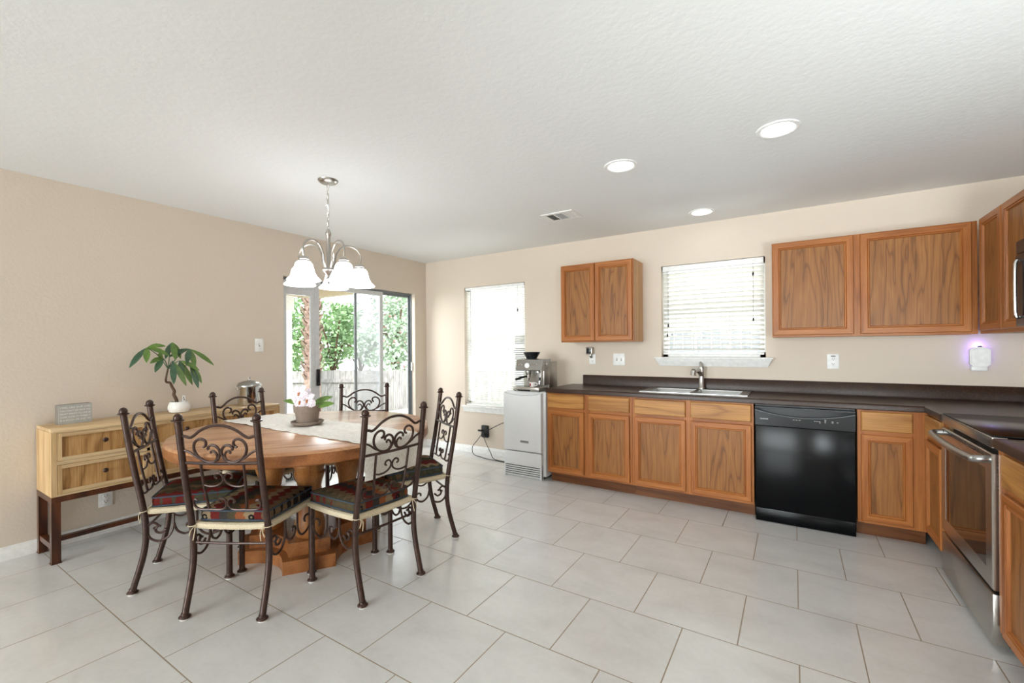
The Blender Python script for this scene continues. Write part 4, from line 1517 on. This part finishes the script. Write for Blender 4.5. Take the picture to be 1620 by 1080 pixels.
kp = thing('steel_pot', 'lidded polished steel pot at the right end of the sideboard', 'pot', (0.185, -2.405, ZS))
b = MB()
b.lathe([(0.084, 0), (0.09, 0.004), (0.092, 0.02), (0.092, 0.155), (0.094, 0.158), (0.094, 0.163), (0.088, 0.163), (0.001, 0.163)], n=36)
b.build('body', M['chrome'], kp)
b = MB()
b.lathe([(0.095, 0.1635), (0.096, 0.170), (0.092, 0.178), (0.08, 0.195), (0.05, 0.208), (0.015, 0.213), (0.006, 0.216), (0.005, 0.228), (0.012, 0.233), (0.012, 0.238), (0.001, 0.241)], n=36)
b.build('lid', M['steel'], kp)
b = MB()
for s in (-1, 1):
    b.tube(cat([(0.02, s * 0.088, 0.142), (0.02, s * 0.105, 0.146), (0, s * 0.112, 0.146), (-0.02, s * 0.105, 0.146), (-0.02, s * 0.088, 0.142)]), 0.004, 6)
b.build('handle', M['chrome'], kp)

# ------------------------------------------------------------------ dining table
TX, TY, TR, TZ = 1.435, -2.645, 0.782, 0.788
tb = thing('dining_table', 'large round rustic wooden dining table on a four-pillar base', 'table', (TX, TY, 0), math.radians(-34))
b = MB()
b.lathe([(0.001, TZ - 0.082), (TR - 0.03, TZ - 0.082), (TR - 0.008, TZ - 0.078), (TR, TZ - 0.066), (TR, TZ - 0.016)], n=96, mi=1, close=False)
b.lathe([(TR, TZ - 0.016), (TR - 0.004, TZ - 0.004), (TR - 0.014, TZ), (0.001, TZ)], n=96, mi=0, close=False)
b.build('tabletop', [M['table'], M['table_b']], tb, angle=50)


def cross_poly(R_, hw, dip, n=7):
    pts = []
    for k in range(4):
        a = k * PI / 2
        d, s = Vector((math.cos(a), math.sin(a))), Vector((-math.sin(a), math.cos(a)))
        p0, p1 = d * R_ - s * hw, d * R_ + s * hw
        a2 = a + PI / 2
        d2, s2 = Vector((math.cos(a2), math.sin(a2))), Vector((-math.sin(a2), math.cos(a2)))
        q = d2 * R_ - s2 * hw
        pts += [p0, p1]
        mid = (d + d2) * dip
        for i in range(1, n):
            t = i / n
            pts.append(p1 * (1 - t) ** 2 + mid * 2 * t * (1 - t) + q * t * t)
    return [(p.x, p.y) for p in pts]


b = MB()
b.prism(cross_poly(0.402, 0.143, 0.155), 0.0, 0.078)
b.build('base', M['table_b'], tb)
b = MB()
b.prism(cross_poly(0.345, 0.115, 0.13), 0.078, 0.158)
b.build('plinth', M['table_b'], tb)
for k in range(4):
    a = k * PI / 2
    b = MB()
    b.lathe([(0.075, 0.158), (0.085, 0.175), (0.088, 0.23), (0.078, 0.27), (0.064, 0.34), (0.058, 0.40), (0.066, 0.45), (0.074, 0.49), (0.084, 0.52), (0.09, 0.545), (0.082, 0.556), (0.085, 0.572), (0.094, 0.59), (0.09, 0.606), (0.08, 0.615), (0.088, 0.635), (0.102, 0.655), (0.106, 0.680), (0.104, 0.706)], (0.235 * math.cos(a), 0.235 * math.sin(a), 0), 26)
    b.build('pillar', M['pillar'], tb)
for a in (0, PI / 2):
    b = MB()
    d, s = Vector((math.cos(a), math.sin(a), 0)), Vector((-math.sin(a), math.cos(a), 0))
    z0, z1 = 0.66, 0.706
    b.add([d * u + s * v + Vector((0, 0, z)) for z in (z0, z1) for u, v in ((-0.45, -0.05), (0.45, -0.05), (0.45, 0.05), (-0.45, 0.05))],
          [(3, 2, 1, 0), (4, 5, 6, 7), (0, 1, 5, 4), (1, 2, 6, 5), (2, 3, 7, 6), (3, 0, 4, 7)])
    b.build('bearer', M['table_b'], tb)

# runner: lies along +x and hangs over the edge of the table beside the right-hand chair
rr_ = random.Random(5)
ya, yb = -2.835, -2.425
path = [(0.665 + i * 0.03, TZ + 0.003) for i in range(51)]
xe = TX + TR
path = [p for p in path if p[0] < xe - 0.02] + [(xe - 0.012, TZ + 0.003), (xe + 0.002, TZ - 0.003), (xe + 0.007, TZ - 0.016)]
path += [(xe + 0.007, TZ - 0.016 - 0.02 * i) for i in range(1, 10)]
NY = 24
b = MB()
vs = []
for layer in (0, 1):
    for i, (x, z) in enumerate(path):
        for j in range(NY + 1):
            v = j / NY
            wob0, wob1 = 0.005 * math.sin(i * 1.9) + 0.004 * math.sin(i * 0.7 + 1), 0.005 * math.sin(i * 1.7 + 2)
            y = (ya + wob0) * (1 - v) + (yb + wob1) * v
            hang = i >= len(path) - 11
            rip = 0.0012 * (1 + math.sin(x * 40 + j)) + 0.0015 * (1 + math.sin(j * 0.9 + i * 0.15)) * (1 if not hang else 0)
            if hang:
                off = 0.006 * (1 + math.sin(j * 0.55)) * ((i - (len(path) - 11)) / 10) * 1.2
                # follow the round table edge
                ex = TX + math.sqrt(max(0, TR * TR - (y - TY) ** 2)) - xe
                vs.append((x + ex * 0.25 + off - layer * 0.003 + 0.002, y, z))
            else:
                vs.append((x + (0.004 * math.sin(j * 1.3) if i == 0 else 0), y, z + rip - layer * 0.0025))
m_ = len(path)
fs = []
st = NY + 1
off2 = m_ * st
for i in range(m_ - 1):
    for j in range(NY):
        a = i * st + j
        fs.append((a, a + 1, a + st + 1, a + st))
        fs.append((off2 + a, off2 + a + st, off2 + a + st + 1, off2 + a + 1))
for i in range(m_ - 1):
    for j in (0, NY):
        a = i * st + j
        fs.append((a, a + st, off2 + a + st, off2 + a))
for j in range(NY):
    for i in (0, m_ - 1):
        a = i * st + j
        fs.append((a, a + 1, off2 + a + 1, off2 + a))
b.add(vs, fs)
tag(b.build('table_runner', M['cloth']), 'cream woven runner across the dining table, hanging over its right edge', 'table runner')

oc = thing('potted_orchid', 'white and pink orchid in a taupe clay pot on the table runner', 'plant', (1.375, -2.625, TZ + 0.0098), math.radians(10))
b = MB()
b.lathe([(0.085, 0.0), (0.103, 0.014), (0.106, 0.024), (0.100, 0.024), (0.092, 0.012), (0.001, 0.009)], n=32)
b.build('saucer', M['terra'], oc)
b = MB()
b.lathe([(0.063, 0.0125), (0.068, 0.015), (0.077, 0.085), (0.084, 0.087), (0.088, 0.132), (0.082, 0.133), (0.079, 0.120), (0.001, 0.118)], n=32)
b.build('pot', M['terra'], oc)
MB().lathe([(0.078, 0.1195), (0.04, 0.124), (0.001, 0.125)], n=20, close=False).build('soil', M['soil'], oc)
lw = _R * 1.0
for (dr_, dz, ln, wd, p) in (((-0.9, 0.1), 0.42, 0.17, 0.040, (-0.02, 0)), ((0.95, 0.2), 0.62, 0.175, 0.046, (0.02, 0.0)), ((1.0, -0.15), 0.06, 0.17, 0.048, (0.03, 0)), ((-0.3, 0.5), 0.3, 0.12, 0.04, (0, 0.02))):
    b = MB()
    ang = _t - math.radians(10)
    rx = Vector((math.cos(ang), math.sin(ang), 0))
    fx = Vector((-math.sin(ang), math.cos(ang), 0))
    d = rx * dr_[0] + fx * dr_[1] + Vector((0, 0, dz))
    leaf_mesh(b, Vector((0, 0, 0.125)) + rx * p[0], d, ln, wd, 0.035 if dz > 0.2 else -0.01, face=-fx * 0.8 + Vector((0, 0, 0.6)))
    b.build('leaf', M['leaf'], oc, fix=False)
ang = _t - math.radians(10)
rx = Vector((math.cos(ang), math.sin(ang), 0))
fx = Vector((-math.sin(ang), math.cos(ang), 0))
for (u, w, z, s, roll) in ((-0.030, -0.05, 0.215, 0.068, 0.2), (-0.052, -0.02, 0.185, 0.05, 0.9), (0.028, -0.06, 0.168, 0.062, -0.3), (-0.005, -0.005, 0.20, 0.055, 0.5), (-0.012, -0.075, 0.160, 0.045, 0.0)):
    c = rx * u + fx * w + Vector((0, 0, z))
    b = MB()
    nrm = (-fx + rx * (u * 3) + Vector((0, 0, 0.25))).normalized()
    sx_ = nrm.cross(Vector((0, 0, 1))).normalized()
    sy_ = sx_.cross(nrm).normalized() * -1
    for k, (an, wl, ll) in enumerate([(90, .62, .95), (25, .95, 1.0), (155, .95, 1.0), (-55, .6, .95), (-125, .6, .95)]):
        a = math.radians(an) + roll * 0.4
        dv = sx_ * math.cos(a) + sy_ * math.sin(a)
        sv = nrm.cross(dv)
        L_ = s * ll
        prof3 = [(0, .12), (.3, .7), (.6, 1.0), (.85, .75), (1, .1)]
        vs = []
        for t, w_ in prof3:
            cc = c + dv * L_ * t + nrm * (0.012 * math.sin(t * 3) - 0.010 * t * t + (0.003 if k in (1, 2) else 0))
            hw = s * wl * 0.5 * w_
            vs += [cc + sv * hw - nrm * 0.004 * w_, cc, cc - sv * hw - nrm * 0.004 * w_]
        fs = []
        for i in range(4):
            q = i * 3
            fs += [(q, q + 1, q + 4, q + 3), (q + 1, q + 2, q + 5, q + 4)]
        b.add(vs, fs)
    fl = b.build('flower', M['petal'], oc, fix=False)
    b = MB()
    b.ball(c + nrm * 0.010, 0.007, 8)
    b.ball(c + nrm * 0.012 - sy_ * 0.012 * -1, 0.006, 8)
    b.build('lip', M['putty'], fl)
    b = MB()
    b.tube(cat([(0, 0, 0.12), c * 0.5 + Vector((0, 0, 0.09)) - nrm * 0.02, c - nrm * 0.004], 5), 0.0022, 5)
    b.build('stem', M['leaf'], fl)

# ------------------------------------------------------------------ wrought iron chairs
HW = 0.195


def py(z):
    """how far back the rear post sits at each height"""
    K = [(0.0, -0.216), (0.05, -0.204), (0.12, -0.184), (0.20, -0.164), (0.30, -0.152), (0.40, -0.157), (0.50, -0.172), (0.64, -0.198), (0.78, -0.221), (0.90, -0.238), (0.97, -0.247), (1.02, -0.254)]
    for (a, ya_), (c, yc_) in zip(K, K[1:]):
        if z <= c:
            t = (z - a) / (c - a)
            return ya_ + (yc_ - ya_) * t
    return K[-1][1]


def foot(b, x, y):
    b.lathe([(0.024, 0.005), (0.027, 0.009), (0.026, 0.013), (0.017, 0.02), (0.0155, 0.03)], (x, y, 0), 14)


def chair_proto(kil):
    t = thing('dining_chair', 'x', 'chair')
    for s in (-1, 1):
        b = MB()
        zs = [0.012, 0.05, 0.10, 0.16, 0.22, 0.28, 0.34, 0.40, 0.46, 0.54, 0.62, 0.70, 0.78, 0.86, 0.93, 0.972]
        b.tube(cat([(s * HW, py(z), z) for z in zs], 3), 0.0155, 12)
        foot(b, s * HW, py(0.01))
        p = b.build('back_post', M['iron'], t)
        b = MB()
        b.lathe([(0.016, -0.006), (0.026, -0.002), (0.027, 0.003), (0.018, 0.006), (0.0195, 0.012), (0.018, 0.022), (0.012, 0.031), (0.001, 0.035)], (s * HW, py(0.972), 0.972), 16)
        b.build('finial', M['iron'], p)
        MB().lathe([(0.022, 0.0), (0.022, 0.005)], (s * HW, py(0.01), 0), 12).build('glide', M['felt'], p)
    for s in (-1, 1):
        b = MB()
        b.tube([(s * 0.21, 0.236, 0.012), (s * 0.21, 0.236, 0.425)], 0.0155, 12)
        foot(b, s * 0.21, 0.236)
        p = b.build('leg', M['iron'], t)
        MB().lathe([(0.022, 0.0), (0.022, 0.005)], (s * 0.21, 0.236, 0), 12).build('glide', M['felt'], p)

    def bk(pts, r=0.0062, k=5):
        return cat([(x, py(z) + 0.002, z) for x, z in pts], k), r

    b = MB()
    # arched top rail
    P, r = bk([(-HW, 0.899), (-0.168, 0.894), (-0.146, 0.888), (-0.124, 0.899), (-0.09, 0.924), (-0.045, 0.943), (0, 0.948), (0.045, 0.943), (0.09, 0.924), (0.124, 0.899), (0.146, 0.888), (0.168, 0.894), (HW, 0.899)], 0.0072)
    b.tube(P, r, 8)
    P, r = bk([(-HW, 0.762), (0, 0.757), (HW, 0.762)], 0.0075)
    b.tube(P, r, 8)
    b.build('back_rail', M['iron'], t)
    f = lambda px_, py_: ((px_ - 648) / 2205, 1.003 - (py_ - 215) / 2205)
    b = MB()
    outer = [f(*q) for q in ((462, 572), (484, 562), (497, 530), (485, 500), (450, 484), (408, 492), (372, 525), (358, 580), (372, 640), (420, 700), (490, 735), (560, 735), (610, 705), (636, 650), (634, 605), (606, 565), (566, 549), (530, 560), (512, 585), (522, 602))]
    inner = [f(*q) for q in ((560, 738), (590, 712), (606, 672), (596, 635), (566, 612), (542, 624), (545, 642))]
    tail = [(-HW, 0.829), (-0.17, 0.822), (-0.145, 0.808), (-0.118, 0.788), (-0.09, 0.776)]
    for s in (1, -1):
        for pts, rad in ((outer, 0.0066), (inner, 0.0055), (tail, 0.0056)):
            P, r = bk([(x * s, z) for x, z in pts], rad)
            b.tube(P, r, 7)
    b.build('heart_scroll', M['iron'], t)
    b = MB()
    for s in (1, -1):
        P, r = bk([(s * 0.108, 0.76), (s * 0.106, 0.66), (s * 0.100, 0.56), (s * 0.093, 0.525)], 0.0066)
        b.tube(P, r, 8)
        P, r = bk([(s * 0.105, 0.650), (s * 0.075, 0.642), (s * 0.035, 0.647), (s * 0.008, 0.668), (s * 0.006, 0.695), (s * 0.022, 0.710), (s * 0.040, 0.704), (s * 0.044, 0.690), (s * 0.034, 0.684)], 0.0052)
        b.tube(P, r, 7)
        P, r = bk([(s * 0.148, 0.568), (s * 0.160, 0.573), (s * 0.170, 0.562), (s * 0.168, 0.540), (s * 0.150, 0.524), (s * 0.118, 0.520), (s * 0.09, 0.522), (s * 0.05, 0.520), (s * 0.018, 0.526), (s * 0.004, 0.548), (s * 0.010, 0.572), (s * 0.030, 0.578), (s * 0.040, 0.566), (s * 0.032, 0.556)], 0.0058)
        b.tube(P, r, 7)
    b.build('back_scroll', M['iron'], t)
    b = MB()
    P, r = bk([(-HW, 0.347), (0, 0.343), (HW, 0.347)], 0.0068)
    b.tube(P, r, 8)
    b.build('stretcher', M['iron'], t)
    for s in (1, -1):
        b = MB()

        def sd(pts, rad=0.0062):
            b.tube(cat([(s * (HW + 0.004 + (0.015 * (y + 0.14) / 0.34)), y, z) for y, z in pts], 5), rad, 7)
        sd([(-0.085, 0.345), (-0.098, 0.352), (-0.110, 0.338), (-0.104, 0.318), (-0.082, 0.312), (-0.062, 0.330)][::-1] + [])
        sd([(-0.150, 0.335), (-0.135, 0.290), (-0.098, 0.268), (-0.055, 0.282), (-0.030, 0.330), (-0.026, 0.41)])
        sd([(-0.150, 0.335), (-0.140, 0.362), (-0.118, 0.370), (-0.100, 0.355), (-0.108, 0.338), (-0.12, 0.342)])
        sd([(-0.026, 0.36), (-0.012, 0.315), (0.020, 0.292), (0.050, 0.300), (0.066, 0.325), (0.056, 0.348), (0.036, 0.346), (0.034, 0.33)])
        sd([(0.225, 0.33), (0.200, 0.290), (0.150, 0.270), (0.110, 0.285), (0.085, 0.330), (0.082, 0.41)])
        sd([(0.225, 0.33), (0.198, 0.360), (0.166, 0.365), (0.152, 0.350), (0.160, 0.334)])
        b.build('side_scroll', M['iron'], t)
    # rope-wrapped seat frame and woven seat
    b = MB()
    cor = [(-0.185, -0.146), (0.185, -0.146), (0.212, 0.255), (-0.212, 0.255)]
    ringp = []
    for (x, y), (x2, y2) in zip(cor, cor[1:] + cor[:1]):
        for i in range(14):
            u = i / 14
            ringp.append((x + (x2 - x) * u, y + (y2 - y) * u, 0.432 - 0.006 * math.sin(PI * u)))
    b.tube(ringp, [0.0165 + 0.0012 * (i % 2) for i in range(len(ringp))], 8, closed=True)
    ins = 0.9
    b.add([(x * ins, y * ins, z) for z in (0.424, 0.440) for x, y in cor], [(3, 2, 1, 0), (4, 5, 6, 7), (0, 1, 5, 4), (1, 2, 6, 5), (2, 3, 7, 6), (3, 0, 4, 7)])
    b.build('seat', M['rope'], t)
    # cushion
    c2 = [(-0.178, -0.135), (0.178, -0.135), (0.212, 0.258), (-0.212, 0.258)]

    def outline(sc, r=0.03, n=5):
        pts = []
        m = len(c2)
        for i in range(m):
            p, q, w = Vector(c2[i - 1]), Vector(c2[i]), Vector(c2[(i + 1) % m])
            a, c = q + (p - q).normalized() * r, q + (w - q).normalized() * r
            for k in range(n + 1):
                u = k / n
                pts.append(a * (1 - u) ** 2 + q * 2 * u * (1 - u) + c * u * u)
        cc = Vector((0, 0.05))
        return [cc + (p - cc) * sc for p in pts]
    b = MB()
    layers = [(0.985, 0.449), (1.0, 0.453), (1.012, 0.475), (1.0, 0.498), (0.93, 0.508), (0.75, 0.514), (0.4, 0.517), (0.02, 0.518)]
    O = [outline(sc) for sc, z in layers]
    m = len(O[0])
    vs = [(p.x, p.y, z) for o, (sc, z) in zip(O, layers) for p in o]
    fs = [(i * m + k, i * m + (k + 1) % m, (i + 1) * m + (k + 1) % m, (i + 1) * m + k) for i in range(len(layers) - 1) for k in range(m)]
    fs.append(tuple(range(m - 1, -1, -1)))
    b.add(vs, fs)
    cu = b.build('cushion', kil, t, angle=60)
    for z in (0.453, 0.499):
        MB().tube([(p.x, p.y, z) for p in outline(1.006)], 0.0042, 6, closed=True).build('piping', M['pipe'], cu)
    for s in (1, -1):
        b = MB()
        yy = py(0.43)
        b.tube([(s * HW + 0.0185 * math.cos(a), yy + 0.0185 * math.sin(a), 0.438 + 0.003 * math.sin(a)) for a in [2 * PI * k / 12 for k in range(12)]], 0.0024, 5, closed=True)
        b.tube(cat([(s * (HW - 0.02), yy - 0.005, 0.438), (s * (HW - 0.028), yy - 0.02, 0.41), (s * (HW - 0.022), yy - 0.024, 0.37)]), 0.0022, 5)
        b.tube(cat([(s * (HW - 0.02), yy - 0.003, 0.438), (s * (HW - 0.012), yy - 0.026, 0.418), (s * (HW - 0.004), yy - 0.024, 0.39)]), 0.0022, 5)
        b.build('tie', M['rope'], cu)
    return t


protos = {}
# rear-foot centre, facing direction, label, fabric
chairs = [((1.014, -3.412), (0.566, 0.824), 'iron scrollwork chair with olive and red cushion, at the table end by the sideboard drawers', 'kilim2'),
          ((1.842, -3.374), (-0.497, 0.868), 'iron scrollwork chair nearest the camera, its back toward us in front of the table', 'kilim1'),
          ((2.350, -2.750), (-1.0, 0.068), 'iron scrollwork chair backing onto the open kitchen floor, under the hanging runner end', 'kilim3'),
          ((2.035, -1.958), (-0.49, -0.87), 'iron scrollwork chair facing away from the tall window and fridge', 'kilim4'),
          ((0.984, -1.834), (0.68, -0.735), 'iron scrollwork chair on the far side of the table, in front of the patio door', 'kilim3'),
          ((0.628, -2.690), (0.985, 0.17), 'iron scrollwork chair squeezed between table and sideboard, before the steel pot', 'kilim4')]
for (c, f, lab, kl) in chairs:
    f = Vector(f).normalized()
    rz = math.atan2(f.y, f.x) - PI / 2
    if kl not in protos:
        o = chair_proto(M[kl])
        protos[kl] = o
    else:
        o = copy_tree(protos[kl])
    o.location = (c[0] + f.x * 0.216, c[1] + f.y * 0.216, 0)
    o.rotation_euler = (0, 0, rz)
    tag(o, lab, 'chair', 'wrought iron chairs round the table')
